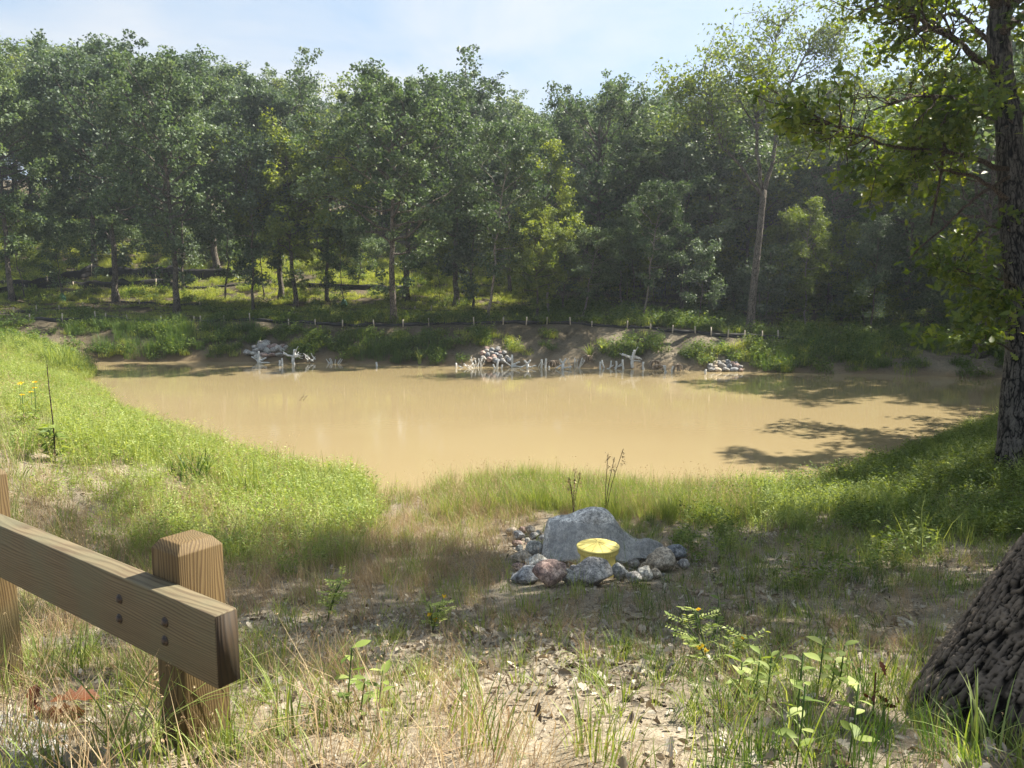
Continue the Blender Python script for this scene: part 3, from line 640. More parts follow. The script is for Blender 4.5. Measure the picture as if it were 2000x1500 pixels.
# trees on the right bank and outside the frame whose shade falls on pond and foreground
right = [(1910, 697, 'oak1', 9.5, 'thick grey oak on the right bank seen past the near dark trunk', 1.15), (1955, 640, 'oak2', 11, 'oak leaning behind the near dark trunk on the right bank', 1.1)]
for i, (u, v, key, H, lab, sx) in enumerate(right):
    p = ground_at(u, v); plant_tree(key, p, H, rz_of(i+70), 'oak_tree', lab, 'tree', None, sx)
for i, (x, y, key, H, sx, lab) in enumerate([(14.5, 16.5, 'oak0', 10, 1.2, 'oak standing nearest the right end of the pond'),
        (22, 25, 'oak3', 11, 1.2, 'oak behind the far right corner of the pond'), (10.5, 6.0, 'oak2', 9, 1.2, 'oak behind the near trunk to the right'),
        (13.5, 10.5, 'yel0', 9, 1.1, 'yellow green oak on the right hand rise'), (19, 14, 'oak1', 12, 1.2, 'tall oak far out on the right hand side'), (20.5, 28, 'oak0', 10, 1.1, 'oak at the foot of the right hillside')]):
    plant_tree(key, np.array([x, y, gz(x, y)]), H, rz_of(i+50), 'oak_tree', lab, 'tree', None, sx)

# helper for the hand-drawn trees
def pxpath(pts): return np.array([at_d(u, v, D) for u, v, D in pts])
def smooth_path(P, n):
    P = np.asarray(P, float); s = np.concatenate([[0], np.cumsum(np.linalg.norm(np.diff(P, axis=0), axis=1))]); s /= s[-1]; q = np.linspace(0, 1, n)
    Q = np.stack([np.interp(q, s, P[:, i]) for i in range(P.shape[1])], -1)
    for _ in range(max(1, n//len(P)//2)):
        Q[1:-1] = (Q[:-2]+2*Q[1:-1]+Q[2:])/4
    return Q
def bough(W, tips, rng, P, r0, nsub, lsub, n=14, r1=.2, tw=3, gravity=0.0, start=.25):
    Q = smooth_path(P, n); L = np.linalg.norm(Q[-1]-Q[0]); Q[1:-1] += rng.normal(0, L*.006, (n-2, 3)); add_tube(W, Q, r0*np.linspace(1, r1, n), 7)
    for i in range(nsub):
        f = rng.uniform(start, 1)*(n-1); a = int(min(f, n-2)); b = Q[a]+(Q[a+1]-Q[a])*(f-a); d = unit(unit(Q[a+1]-Q[a])*.7+rng.normal(0, .6, 3)+np.array([0, 0, gravity])); l = lsub*rng.uniform(.5, 1.3)
        S = b+d*l*np.linspace(0, 1, 5)[:, None]+np.cumsum(rng.normal(0, l*.05, (5, 3)), 0); S[0] = b; add_tube(W, S, r0*.32*np.linspace(1, .25, 5), 4, cap=False); tips += [S[-1], S[3]]
        for k in range(tw):
            c = S[rng.integers(2, 5)]; e = c+unit(d+rng.normal(0, .7, 3))*l*rng.uniform(.25, .6); add_tube(W, [c, (c+e)/2+rng.normal(0, .02, 3), e], r0*.1+.002, 3, cap=False); tips.append(e)
def leaf_clusters(tips, rng, per, cl, lsz, mode, flat=.6, up=.8, gap=None):
    T = np.array(tips)
    if gap is not None:                                        # opening in the crown through which the sun reaches the drain
        Wd = T+gap; q = Wd-SUN*((Wd[:, 2]-1.0)/SUN[2])[:, None]; T = T[np.hypot(q[:, 0]-.95, (q[:, 1]-6.5)*1.2) > .75]
    k = rng.integers(max(1, per//2), per*3//2+1, len(T)); C = np.repeat(T, k, 0)+rng.normal(0, cl, (k.sum(), 3))*np.array([1, 1, flat]); tone = np.clip(np.repeat(rng.uniform(0, 1, len(T)), k)*.5+rng.uniform(0, .5, len(C)), 0, 1)
    L_ = MB()
    (lobed_leaves if mode == 'lobed' else quad_leaves)(L_, C, lsz, rng, up, tone=tone); return L_
# tall airy tree leaning over the bank
def airy_tree():
    rng = np.random.default_rng(8); foot = ground_at(1463, 649); D = to_px(foot[None])[2][0]
    o = empty('airy_tree', foot); tag(o, 'tall airy light green tree with a forked leaning grey trunk, rising above the others', 'tree')
    W = MB(); tips = []
    def pp(L, j=0): return np.array([at_d(u, v, D+dd) for u, v, dd in L])-foot
    tr = smooth_path(pp([(1463, 660, 0), (1472, 560, 0), (1484, 450, .1), (1492, 372, .1)]), 16); add_tube(W, tr, np.linspace(.165, .115, 16)*(1+.5*np.exp(-np.linspace(0, 1, 16)*14)), 10)
    main = [([(1492, 378, .1), (1480, 310, 0), (1474, 240, 0), (1490, 170, .2), (1512, 90, .3), (1522, 45, .3)], .085), ([(1492, 378, .1), (1508, 320, .3), (1515, 240, .6), (1545, 160, .9), (1580, 90, 1.2), (1600, 55, 1.4)], .10),
            ([(1490, 385, .1), (1450, 330, -.4), (1400, 270, -.9), (1380, 190, -1.2), (1378, 125, -1.3)], .07), ([(1400, 270, -.9), (1350, 230, -1.2), (1320, 190, -1.3)], .035),
            ([(1515, 260, .6), (1580, 210, .2), (1650, 160, 0), (1700, 120, 0)], .045), ([(1476, 250, 0), (1440, 190, .3), (1420, 140, .5)], .04), ([(1474, 270, 0), (1500, 200, -.6), (1460, 110, -.8)], .035),
            ([(1508, 320, .3), (1560, 300, -.6), (1610, 290, -.9)], .03), ([(1545, 160, .9), (1620, 120, 1), (1640, 70, 1)], .03)]
    for P, r in main: bough(W, tips, rng, pp(P), r, 20, 1.15, gravity=.35, tw=3, start=.3)
    W.obj('trunk', M['bark'], o, True)
    leaf_clusters(tips, rng, 15, .22, .14, 'quad', .8, .4).obj('crown', M['oak_leaf_yellow'], o, attr='tone')
airy_tree()

# near oak trunk on the right edge of the picture, with the boughs that hang into view
def barked_trunk(P, R, nseg, sc, depth, name, mat, parent, seed, flare=None):
    P = np.asarray(P, float); R = np.asarray(R, float); T, A, B = frames(P); th = np.linspace(0, 2*np.pi, nseg, endpoint=False)
    s = np.concatenate([[0], np.cumsum(np.linalg.norm(np.diff(P, axis=0), axis=1))])
    TH, S_ = np.meshgrid(th, s); rm = R.mean(); cx = np.cos(TH)*rm; cy = np.sin(TH)*rm
    f = 1.0/sc; wx = .5*fbm(cx*f*.7, cy*f*.7, S_*f*.5, s=seed+3)          # furrows: zero lines of a noise drawn out along the trunk
    n1 = np.abs(vn(cx*f+wx, cy*f+wx, S_*f*.15, seed)); n2 = np.abs(vn(cx*f*1.9+wx, cy*f*1.9, S_*f*.42+wx, seed+20)); n3 = np.abs(vn(cx*f*2.2, cy*f*2.2, S_*f*2.1+wx*2, seed+21))
    e = np.clip(np.minimum(np.minimum(n1*4.5, n2*4.5+.05), n3*4+.30), 0, 1)**.5
    n = fbm(cx*30, cy*30, S_*20, s=seed+7, o=4)
    dsp = depth*1.1*(e-.8)+depth*.30*n+depth*.25*fbm(cx*150, cy*110, S_*80, s=seed+11, o=2)+.5*depth*fbm(cx*3, cy*3, S_*1.5, s=seed+8)
    rad = R[:, None]+dsp
    if flare is not None: rad = rad+flare(TH, S_)
    V = P[:, None]+rad[..., None]*(np.cos(TH)[..., None]*A[:, None]+np.sin(TH)[..., None]*B[:, None])
    m, nn = TH.shape; i = np.arange(m-1)[:, None]*nn; j = np.arange(nn)[None]; k = (j+1) % nn
    F = np.stack([i+j, i+k, i+nn+k, i+nn+j], -1).reshape(-1, 4); mb = MB(); mb.add(V.reshape(-1, 3), F, e.ravel()); return mb.obj(name, mat, parent, True, 'crack')
def near_oak():
    rng = np.random.default_rng(21); foot = ground_at(1980, 922); D = to_px(foot[None])[2][0]
    o = empty('near_oak', foot); tag(o, 'dark furrowed oak trunk rising at the right edge beside the pond, boughs hanging into view', 'tree')
    def pp(L): return np.array([at_d(u, v, D+dd) for u, v, dd in L])-foot
    P = smooth_path(pp([(1982, 940, 0), (1981, 880, 0), (1984, 780, .05), (1992, 680, .1), (1990, 560, .1), (1978, 420, .1), (1974, 330, .1), (1970, 230, .1), (1955, 150, .15), (1950, 60, .2), (1965, -60, .3), (1990, -250, .5), (2030, -500, .8)]), 700)
    R = np.interp(np.linspace(0, 1, 700), [0, .05, .15, .5, .8, 1], [.24, .185, .155, .14, .10, .055])
    barked_trunk(P, R, 200, .034, .014, 'trunk', M['bark_near'], o, 4)
    W = MB(); tips = []
    vis = [([(1968, 330, 0), (1895, 306, -.3), (1807, 296, -.6), (1720, 283, -.9), (1640, 250, -1.1), (1590, 225, -1.2)], .034, 34, .5), ([(1968, 390, 0), (1910, 345, .2), (1830, 330, .3), (1760, 340, .2)], .03, 16, .45),
           ([(1975, 450, 0), (1930, 440, .3), (1900, 470, .3), (1880, 500, .2)], .02, 7, .33), ([(1990, 560, 0), (1940, 540, -.3), (1880, 530, -.5), (1850, 520, -.5)], .018, 7, .3),
           ([(1990, 690, 0), (1935, 660, -.5), (1880, 640, -.7), (1850, 650, -.8)], .014, 7, .28), ([(1985, 620, 0), (1960, 585, -.4), (1935, 560, -.4)], .014, 7, .3),
           ([(1955, 140, .1), (1880, 90, -.2), (1800, 40, -.5), (1740, 0, -.6)], .05, 26, .55), ([(1955, 170, 0), (1880, 190, -.8), (1800, 190, -1.2), (1740, 200, -1.4)], .035, 30, .42),
           ([(1950, 100, .2), (1870, 20, .8), (1780, 60, 1.3), (1735, 30, 1.5)], .035, 18, .5), ([(1970, 240, 0), (2040, 190, .2), (2150, 160, .3)], .05, 20, .6), ([(1960, 60, 0), (2060, -20, .2), (2200, -80, .5)], .06, 24, .7),
           ([(1980, 500, 0), (2040, 480, .2), (2120, 500, .2)], .02, 14, .35), ([(1968, 250, 0), (1900, 215, .6), (1830, 225, 1.0), (1770, 240, 1.4)], .03, 18, .45)]
    for L, r, ns, ls in vis: bough(W, tips, rng, pp(L), r, ns, ls, gravity=.0)
    # the crown above and beyond the frame (it shades the ground in front)
    up = [([(1955, 20, .2), (1750, -350, -1), (1500, -600, -2.2)], .07), ([(1965, -60, .3), (2150, -450, .2), (2400, -700, -.5)], .07), ([(1985, -200, .4), (1900, -600, 2), (1850, -900, 3)], .06), ([(2000, -250, .5), (2200, -700, -1.5), (2300, -1000, -2.5)], .06), ([(1975, -100, .4), (1800, -500, .8), (1650, -700, 1)], .05), ([(1960, 0, .2), (2250, -150, 1), (2500, -300, 2)], .06)]
    t2 = []
    for L, r in up: bough(W, t2, rng, pp(L), r, 26, 1.0, gravity=.1)
    b0 = pp([(1955, 20, .2)])[0]
    for e in ((8.8, 7.6, 8.3), (7.6, 6.4, 8.0), (9.4, 9.6, 9.0), (6.6, 7.2, 9.3), (8.4, 8.6, 10.2), (9.8, 7.0, 7.2)):
        e = np.array(e)-foot; bough(W, t2, rng, np.array([b0, b0*.5+e*.5+[0, 0, .5], e]), .06, 26, .9, gravity=.0)
    W.obj('branches', M['twig'], o, True)
    L1 = leaf_clusters(tips, rng, 11, .095, .105, 'lobed', gap=foot); L1.obj('crown', M['near_leaf'], o, attr='tone')
    leaf_clusters(t2, rng, 13, .17, .15, 'quad', gap=foot).obj('upper_crown', M['near_leaf'], o, attr='tone')
    def dbr():
        global _b; _b = B.obj('dead_branch', M['twig'], o, True)
    B = MB(); b = smooth_path(pp([(1845, 275, -.5), (1838, 340, -.5), (1826, 400, -.5), (1818, 440, -.5)]), 12); add_tube(B, b, np.linspace(.02, .012, 12), 7); dbr(); B = MB()
    b = smooth_path(pp([(1972, 345, 0), (1900, 388, -.3), (1850, 438, -.5), (1800, 480, -.6), (1776, 504, -.7)]), 20); b[1:-1] += rng.normal(0, .006, (18, 3)); add_tube(B, b, np.linspace(.024, .007, 20), 7); dbr(); B = MB()
    b = smooth_path(pp([(1715, 0, -.6), (1690, 22, -.6), (1655, 45, -.6), (1630, 70, -.6)]), 12); add_tube(B, b, np.linspace(.009, .003, 12), 5)
    b = smooth_path(pp([(1690, 22, -.6), (1672, 10, -.6), (1660, 0, -.6)]), 8); add_tube(B, b, np.linspace(.004, .002, 8), 5)
    dbr()
near_oak()
def corner_oak():
    rng = np.random.default_rng(33); base = np.array([1.74, 2.40, gz(1.74, 2.40)-.08])
    o = empty('leaning_oak', base); tag(o, 'big leaning oak foot with deep scaly bark and moss in the lower right corner', 'tree')
    P0 = smooth_path(np.array([(0, 0, -.15), (.04, 0, .05), (.22, .03, .42), (.60, .06, 1.05), (1.1, .15, 1.9), (1.7, .25, 3.2), (2.2, .3, 4.8), (2.5, .4, 7)]), 520)
    sl = np.concatenate([[0], np.cumsum(np.linalg.norm(np.diff(P0, axis=0), axis=1))]); q = np.linspace(0, 2.3, 560); P = np.stack([np.interp(q, sl, P0[:, k]) for k in range(3)], -1)
    R = np.interp(q/sl[-1], [0, .06, .15, .5, 1], [.385, .35, .30, .23, .08]); up_ = sl > 2.25
    def flare(TH, S_): return (.09*np.exp(-S_/.20)+.08*np.exp(-S_/.35)*np.clip(np.cos(TH*3+1.0), 0, 1))
    barked_trunk(P, R, 520, .026, .017, 'trunk', M['bark_moss'], o, 9, flare)
    W = MB(); tips = []; add_tube(W, P0[up_][::12], np.interp(sl[up_][::12]/sl[-1], [0, .06, .15, .5, 1], [.385, .35, .30, .23, .08]), 20)
    for L in ([(2.4, .3, 5.8), (4.0, -.6, 7.0), (5.6, -1.4, 8.0)], [(2.2, .3, 4.8), (3.2, -.8, 6.5), (4.2, -2, 7.5)]):
        bough(W, tips, rng, np.array(L, float), .06, 26, 1.0, gravity=.1)
    W.obj('branches', M['twig'], o, True); leaf_clusters(tips, rng, 12, .2, .15, 'quad').obj('crown', M['near_leaf'], o, attr='tone')
corner_oak()

# ------------------------------------------------------------------ timber guard rail
def rail():
    A = np.array([-.747, 1.84]); uu = unit(np.array([-.812, .583])); nn = np.array([-uu[1], uu[0]])*-1; nn = np.array([.583, .812]); zt = 2.179; zb = 1.984
    ang = math.atan2(uu[1], uu[0]); L = 4.3
    g = empty('guard_rail', (A[0], A[1], gz(*A)), ang); tag(g, 'low timber guard rail of brown planks bolted to square posts, lower left', 'fence')
    zb -= g.location.z; zt -= g.location.z
    # local frame: x along the rail away from the end, y = -n (towards the camera)
    mb = MB(); box(mb, (0, 0, 0), (L/2-.001, .0325, (zt-zb)/2), bev=.004); r = mb.obj('rail', M['rail_wood'], g, False); r.location = (L/2+.001, -.0325, (zt+zb)/2)
    mb = MB(); box(mb, (0, 0, 0), (.0015, .0305, (zt-zb)/2-.003)); e = mb.obj('end_grain', M['end_wood'], g); e.location = (-.0012, -.0325, (zt+zb)/2)
    for x0 in (.267, 1.72, 3.2):
        wx = A+uu*(x0+.07)+nn*.14; zg = gz(*wx)-.25-g.location.z; top = zt+.105
        mb = MB(); w = .07; ch = .022; lv = [(zg, w), (top-.026, w), (top, w-.020)]
        V = [(sx*q, sy*q, z) for z, q in lv for sx, sy in ((-1, -1), (1, -1), (1, 1), (-1, 1))]; F = []
        for k in range(2):
            for j in range(4): F.append([k*4+j, k*4+(j+1) % 4, k*4+4+(j+1) % 4, k*4+4+j])
        F.append([8, 9, 10, 11]); F.append([3, 2, 1, 0]); mb.add(V, F)
        p = mb.obj('post', M['post_wood'], g); p.location = (x0+.07, -.065-.0715, 0)
        md = p.modifiers.new('edge', 'BEVEL'); md.width = .003; md.segments = 2; md.limit_method = 'ANGLE'
    # dome headed bolts on washers
    for (u, v) in ((234, 1170), (234, 1208), (323, 1215), (323, 1251)):
        d = ray(u, v); n2 = np.array([nn[0], nn[1], 0]); tt = np.dot(np.array([A[0], A[1], 0])-EYE*[1, 1, 0], n2)/np.dot(d, n2); P = EYE+d*tt; s = np.dot(P[:2]-A, uu)
        mb = MB(); lathe(mb, [(.0001, .0105), (.005, .0100), (.0085, .008), (.0105, .004), (.0106, .0032), (.0138, .0032), (.0145, .002), (.0145, -.002)], 24)
        V = mb.V[0]; mb.V[0] = np.stack([V[:, 0], V[:, 2], V[:, 1]], -1); b = mb.obj('bolt', M['bolt'], g, True); b.location = (s, 0.0, P[2]-g.location.z)
rail()

# ------------------------------------------------------------------ stones
KO = []                                                        # places kept free of tall plants: x, y, radius
_ico = {}
def ico(k):
    if k not in _ico:
        import bmesh
        b = bmesh.new(); bmesh.ops.create_icosphere(b, subdivisions=k, radius=1.0); b.verts.index_update()
        _ico[k] = (np.array([v.co[:] for v in b.verts]), np.array([[v.index for v in f.verts] for f in b.faces])); b.free()
    return _ico[k]
def rock_mb(seed, dims, k=4, rough=.16, flat=3):
    rng = np.random.default_rng(seed); V, F = ico(k); V = V.copy()
    for _ in range(flat):
        n = unit(rng.normal(size=3)); c = rng.uniform(.55, .85); d = V@n; V = V-np.outer(np.maximum(d-c, 0)*.85, n)
    s = rng.uniform(0, 50, 3); r = 1+rough*fbm(V[:, 0]*1.3+s[0], V[:, 1]*1.3+s[1], V[:, 2]*1.3+s[2], s=seed, o=3)+.03*fbm(V[:, 0]*6+s[0], V[:, 1]*6, V[:, 2]*6, s=seed+5, o=3)
    V = V*r[:, None]; V = V/np.abs(V).max(0); mb = MB(); mb.add(V*np.array(dims), F); return mb
def place_rock(seed, P, dims, rz, mat, name, label, cat='stone', group=None, k=4, sink=.18, rough=.16, tilt=0.0, flat=3):
    o = rock_mb(seed, dims, k, rough, flat).obj(name, M[mat], None, True); o.location = (P[0], P[1], P[2]+dims[2]*(1-sink)); o.rotation_euler = (0, tilt, rz); tag(o, label, cat, group); return o
# big boulder
bp = ground_at(1135, 1100); BD = to_px(bp[None])[2][0]; S = BD/FPX              # metres per photo pixel there
bc = np.array([(1161-1000)*S, bp[1]+.29, gz((1161-1000)*S, bp[1]+.29)])
V, F = ico(6); V = V.copy(); px = [-1.05, -.97, -.90, -.79, -.46, -.09, .05, .23, .37, .48, .69, .88, 1.05]; pz = [.15, .42, .64, .80, .88, .97, 1.0, .97, .86, .72, .52, .38, .24]
V = np.sign(V)*np.abs(V)**.93; prof = np.interp(V[:, 0], px, pz)/np.maximum(np.sqrt(np.clip(1-V[:, 0]**2, 0, 1)), .60)
V = V*(1+.10*fbm(V[:, 0]*1.5+3, V[:, 1]*1.5, V[:, 2]*1.5, s=77, o=4)+.035*fbm(V[:, 0]*6, V[:, 1]*6, V[:, 2]*6, s=78, o=5))[:, None]
V[:, 2] = np.where(V[:, 2] > 0, V[:, 2]*prof, V[:, 2]*.3)
V[:, 2] -= .035*np.exp(-((V[:, 2]-.62-.12*V[:, 0])/.05)**2)                    # a ledge crack
H_b = (1110-990)*S*1.0+.13
V = V*np.array([109*S, .30, H_b*.90])
mb = MB(); mb.add(V, F); boulder = mb.obj('boulder', M['boulder'], None, True); boulder.location = (bc[0], bc[1], bc[2]-.15); tag(boulder, 'largest pale grey boulder behind the yellow drain cap, half under wire netting', 'boulder')
# ring stones: u, v of the foot, half width px, half height px, material, label
ring = [(1163,1147,40,24,'stone_grey','large round grey boulder directly in front of the yellow cap'),(1075,1150,34,23,'stone_pink','dusty pink stone leaning at the front of the ring'),(1033,1142,35,15,'stone_blue','flat dark blue grey stone at the front left of the ring'),
 (1048,1116,24,14,'stone_white','pale speckled stone resting behind the dark blue grey one'),(1110,1145,18,16,'stone_white','small whitish angular stone between the pink and large round ones'),(1211,1136,17,17,'stone_white','creased white stone right of the large round boulder'),
 (1240,1140,16,11,'stone_grey','blocky grey stone on the front right of the ring'),(1262,1136,15,13,'stone_white','pale bluish stone beside the blocky grey one'),(1294,1120,30,21,'stone_tan','large tan stone at the right of the ring'),
 (1322,1096,21,14,'stone_blue','dark rough stone at the far right of the ring'),(1336,1113,12,9,'stone_grey','small grey stone right of the large tan one'),(1270,1098,27,19,'stone_grey','sloping grey stone under the net edge on the right'),
 (1283,1132,11,10,'stone_tan','small brown stone before the large tan one'),(1042,1086,18,13,'stone_white','smooth oval whitish stone left of the boulder'),(1022,1102,24,11,'stone_tan','wide brown layered stone at the left of the ring'),
 (1015,1056,14,9,'stone_blue','tilted blue grey slab at the upper left of the ring'),(1010,1068,10,6,'stone_pink','small pinkish stone under the tilted slab'),(1014,1080,7,7,'stone_white','small white stone left of the smooth oval'),
 (1021,1042,8,6,'stone_pink','small rosy stone at the back left'),(1035,1043,10,7,'stone_tan','orange brown stone at the back left'),(1051,1047,6,5,'stone_white','tiny white stone by the boulder shoulder'),
 (1031,1062,6,5,'stone_white','tiny pale stone right of the tilted slab'),(1044,1054,9,6,'stone_grey','small grey stone touching the boulder on the left'),(998,1046,11,7,'stone_tan','mossy tan stone outermost at the back left'),
 (1229,1073,12,10,'stone_blue','stone under the net just right of the boulder'),(1249,1078,11,9,'stone_grey','round grey stone under the net on the right'),(1238,1096,17,12,'stone_white','wide pale stone under the net right of the cap'),
 (1238,1112,12,9,'stone_grey','dark stone under the net beside the cap foot'),(1080,1112,9,7,'stone_tan','tan pebble behind the pink stone'),(1092,1116,10,8,'stone_grey','rounded pebble behind the small whitish stone'),(1068,1106,8,6,'stone_white','pale pebble in front of the boulder on the left'),
 (1013,1115,13,7,'stone_pink','low brown stone left of the pale speckled one'),(1126,1136,13,15,'stone_grey','grey stone tucked behind the large round boulder'),(1262,1114,9,7,'stone_tan','orange tan pebble inside the right of the ring'),(1253,1120,7,5,'stone_pink','small reddish pebble inside the right of the ring'),
 (1058,1062,10,8,'stone_blue','dark stone in the gap left of the boulder')]
for i, (u, v, hw, hh, mat, lab) in enumerate(ring):
    p = ground_at(u, v); s = to_px(p[None])[2][0]/FPX; rr = random.Random(i); dy = hw*s*rr.uniform(.7, .95); KO.append((p[0], p[1]+dy*.3, hw*s+.08)); hw *= 1.08; hh *= 1.08
    place_rock(200+i, (p[0], p[1]+dy*.8, gz(p[0], p[1]+dy*.8)), (hw*s, dy, hh*s*1.12), rr.uniform(-.3, .3), mat, 'ring_stone', lab, 'stone', 'stones ringed around the drain cap', 5 if hw > 20 else 4, .12, .24, rr.uniform(-.2, .2), 6)
mb_rng = random.Random(7); _pl = {}
def peb_label(u, v):
    a = min(ring, key=lambda t_: (t_[0]-u)**2+(t_[1]-v)**2); k = (a[5], u < a[0]); n = _pl.get(k, 0); _pl[k] = n+1
    short = ' '.join(a[5].split()[:4]); return '%spebble just %s of the %s' % (ORD[min(n, 9)] or 'small ', 'left' if u < a[0] else 'right', short)
for i in range(46):                                            # pebbles between them
    u = mb_rng.choice([mb_rng.uniform(1000, 1065), mb_rng.uniform(1195, 1300)]); v = mb_rng.uniform(1050, 1128) if u < 1100 else mb_rng.uniform(1085, 1135); p = ground_at(u, v); s = mb_rng.uniform(.010, .024)
    place_rock(300+i % 9, p, (s*1.3, s, s*.8), mb_rng.uniform(0, 3), mb_rng.choice(['stone_tan', 'stone_white', 'stone_grey', 'stone_pink']), 'pebble', peb_label(u, v), 'pebble', 'pebbles between the ring stones', 2, .3)
# drain cap
def drain():
    p = ground_at(1168, 1118); D = 0.97*to_px(p[None])[2][0]; s = D/FPX; R = 42.5*s; z0 = gz(p[0], p[1]); top = at_d(1168, 1067, D+.10)
    o = empty('drain_riser', (top[0], top[1], z0)); tag(o, 'yellow plastic drain riser with a shallow conical ribbed lid among the stones', 'drain cap'); zt = top[2]-z0
    mb = MB(); lathe(mb, [(.0, .040), (R*.25, .034), (R*.6, .023), (R*.96, .010), (R, .004), (R*1.002, -.003), (R*.99, -.008), (R*.97, -.010), (R*.965, -.014)], 96, (0, 0, zt))
    mb.obj('lid', M['yellow'], o, True)
    mb = MB(); th = np.linspace(0, 2*np.pi, 192, endpoint=False)
    zs = [zt-.012, zt-.018, zt-.045, zt-.052, zt-.054]; rs = [R*.95, R*.955, R*.94, R*.93, R*.80]; V = []
    for k, (z, r) in enumerate(zip(zs, rs)):
        rr = r+(.0025*np.sign(np.sin(th*48)) if 0 < k < 3 else 0); V.append(np.stack([rr*np.cos(th), rr*np.sin(th), np.full(192, z)], -1))
    V = np.concatenate(V); n = 192; i = np.arange(4)[:, None]*n; j = np.arange(n)[None]; k = (j+1) % n; mb.add(V, np.stack([i+j, i+k, i+n+k, i+n+j], -1).reshape(-1, 4)); mb.obj('ribbed_collar', M['yellow'], o)
    mb = MB(); lathe(mb, [(R*.82, zt-.05), (R*.82, -.1)], 64); mb.obj('pipe', M['yellow'], o, True)
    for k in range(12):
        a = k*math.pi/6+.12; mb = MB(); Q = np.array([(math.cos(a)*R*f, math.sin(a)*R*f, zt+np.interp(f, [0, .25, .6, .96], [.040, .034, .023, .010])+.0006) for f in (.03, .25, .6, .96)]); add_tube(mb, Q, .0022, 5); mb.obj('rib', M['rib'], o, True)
    return o
dr = drain()
# net draped over boulder, cap and stones: a membrane resting on what is below it
def net():
    bpy.context.view_layer.update(); trees = []
    for o in list(COL.objects):
        if o.type == 'MESH' and (o.name.startswith(('boulder', 'ring_stone')) or (o.parent is dr and o.name.startswith(('lid', 'ribbed')))):
            mw = o.matrix_world; Vv = [mw@v.co for v in o.data.vertices]; trees.append(BVHTree.FromPolygons(Vv, [tuple(p.vertices) for p in o.data.polygons]))
    x0, x1 = (1062-1000)*S, (1300-1000)*S*1.0; y0, y1 = bc[1]-.62, bc[1]+.12; nx, ny = 90, 70
    xs = np.linspace(x0, x1, nx); ys = np.linspace(y0, y1, ny); X, Y = np.meshgrid(xs, ys); H = height(X, Y)+.015
    for j in range(ny):
        for i in range(nx):
            for t_ in trees:
                h = t_.ray_cast(Vector((X[j, i], Y[j, i], 5)), Vector((0, 0, -1)))
                if h[0] is not None: H[j, i] = max(H[j, i], h[0].z+.006)
    Z = H.copy()
    for _ in range(420):
        A = Z.copy(); A[1:-1, 1:-1] = (Z[:-2, 1:-1]+Z[2:, 1:-1]+Z[1:-1, :-2]+Z[1:-1, 2:])/4; Z = np.maximum(H, A)
    uu = (X-x0)/(x1-x0); vv = (Y-y0)/(y1-y0)
    # outline: slanting left edge down the boulder, ridge line, long tail to the right, front edge behind the front stones
    keep = (vv > .25-.10*np.sin(uu*3)) & (uu > .10*(vv) -.02) & (vv < .86-.50*np.clip(uu-.62, 0, 1)) & (vv > .62*np.clip(uu-.62, 0, 1)*1.6+.1)
    bz = bc[2]+(1110-990)*S*.66; keep &= (Z < bz+.012) | (uu > .9)
    idx = np.arange(nx*ny).reshape(ny, nx); q = np.stack([idx[:-1, :-1], idx[:-1, 1:], idx[1:, 1:], idx[1:, :-1]], -1); kf = keep[:-1, :-1] & keep[:-1, 1:] & keep[1:, 1:] & keep[1:, :-1]
    mb = MB(); mb.add(np.stack([X, Y, Z], -1).reshape(-1, 3), q[kf]); me = mb.mesh('wire_net', M['net'], True); uv = me.uv_layers.new(name='UVMap')
    vi = np.zeros(len(me.loops), int); me.loops.foreach_get('vertex_index', vi); co = np.stack([X.ravel(), (np.cumsum(np.hypot(np.gradient(Y, axis=0), np.gradient(Z, axis=0)), 0)).ravel()], -1)
    uv.data.foreach_set('uv', co[vi].astype(np.float32).ravel()); o = link(me, 'wire_net'); tag(o, 'fine grey wire netting draped from the boulder over the yellow cap and stones', 'netting')
net()
# three stone piles across the pond
def pile(items, mats, group, where_, seed, up):
    vs = sorted(items, key=lambda t_: -t_[1]); rows = {}; names = ['bottom', 'second', 'third', 'top', 'top']; seen = set()
    lo, hi = max(t_[1] for t_ in items), min(t_[1] for t_ in items)
    for t_ in items: rows.setdefault(min(3, int((lo-t_[1])/(lo-hi+1)*4)), []).append(t_)
    for i, (u, v, hw, hh) in enumerate(items):
        rw = min(3, int((lo-v)/(lo-hi+1)*4)); k = sorted(t_[0] for t_ in rows[rw]).index(u); k = k+1 if (rw, k) in seen else k; seen.add((rw, k)); hw *= 1.12; hh *= 1.12
        base = ground_at(up[0], up[1]); D = to_px(base[None])[2][0]; s = D/FPX; row = (up[1]-v)/up[2]; P = at_d(u, v, D+row*.35-.25)
        z = P[2]; KO.append((P[0], P[1]-.35, .55)); KO.append((P[0], P[1], .3)); mt = mats[i % len(mats)]
        o = rock_mb(400+seed+i % 7, (hw*s, hw*s*.95, hh*s), 3, .13).obj('pile_stone', M[mt], None, True); o.location = (P[0], P[1], z); o.rotation_euler = (.2*math.sin(i), .2*math.cos(i*2), i*1.3)
        tag(o, '%s%s cobble from the left end in the %s row of %s' % (ORD[k] or 'first ', {'stone_grey': 'grey', 'stone_white': 'whitish', 'stone_pink': 'pinkish', 'stone_blue': 'bluish', 'stone_tan': 'tan'}[mt], names[rw], where_), 'stone', group)
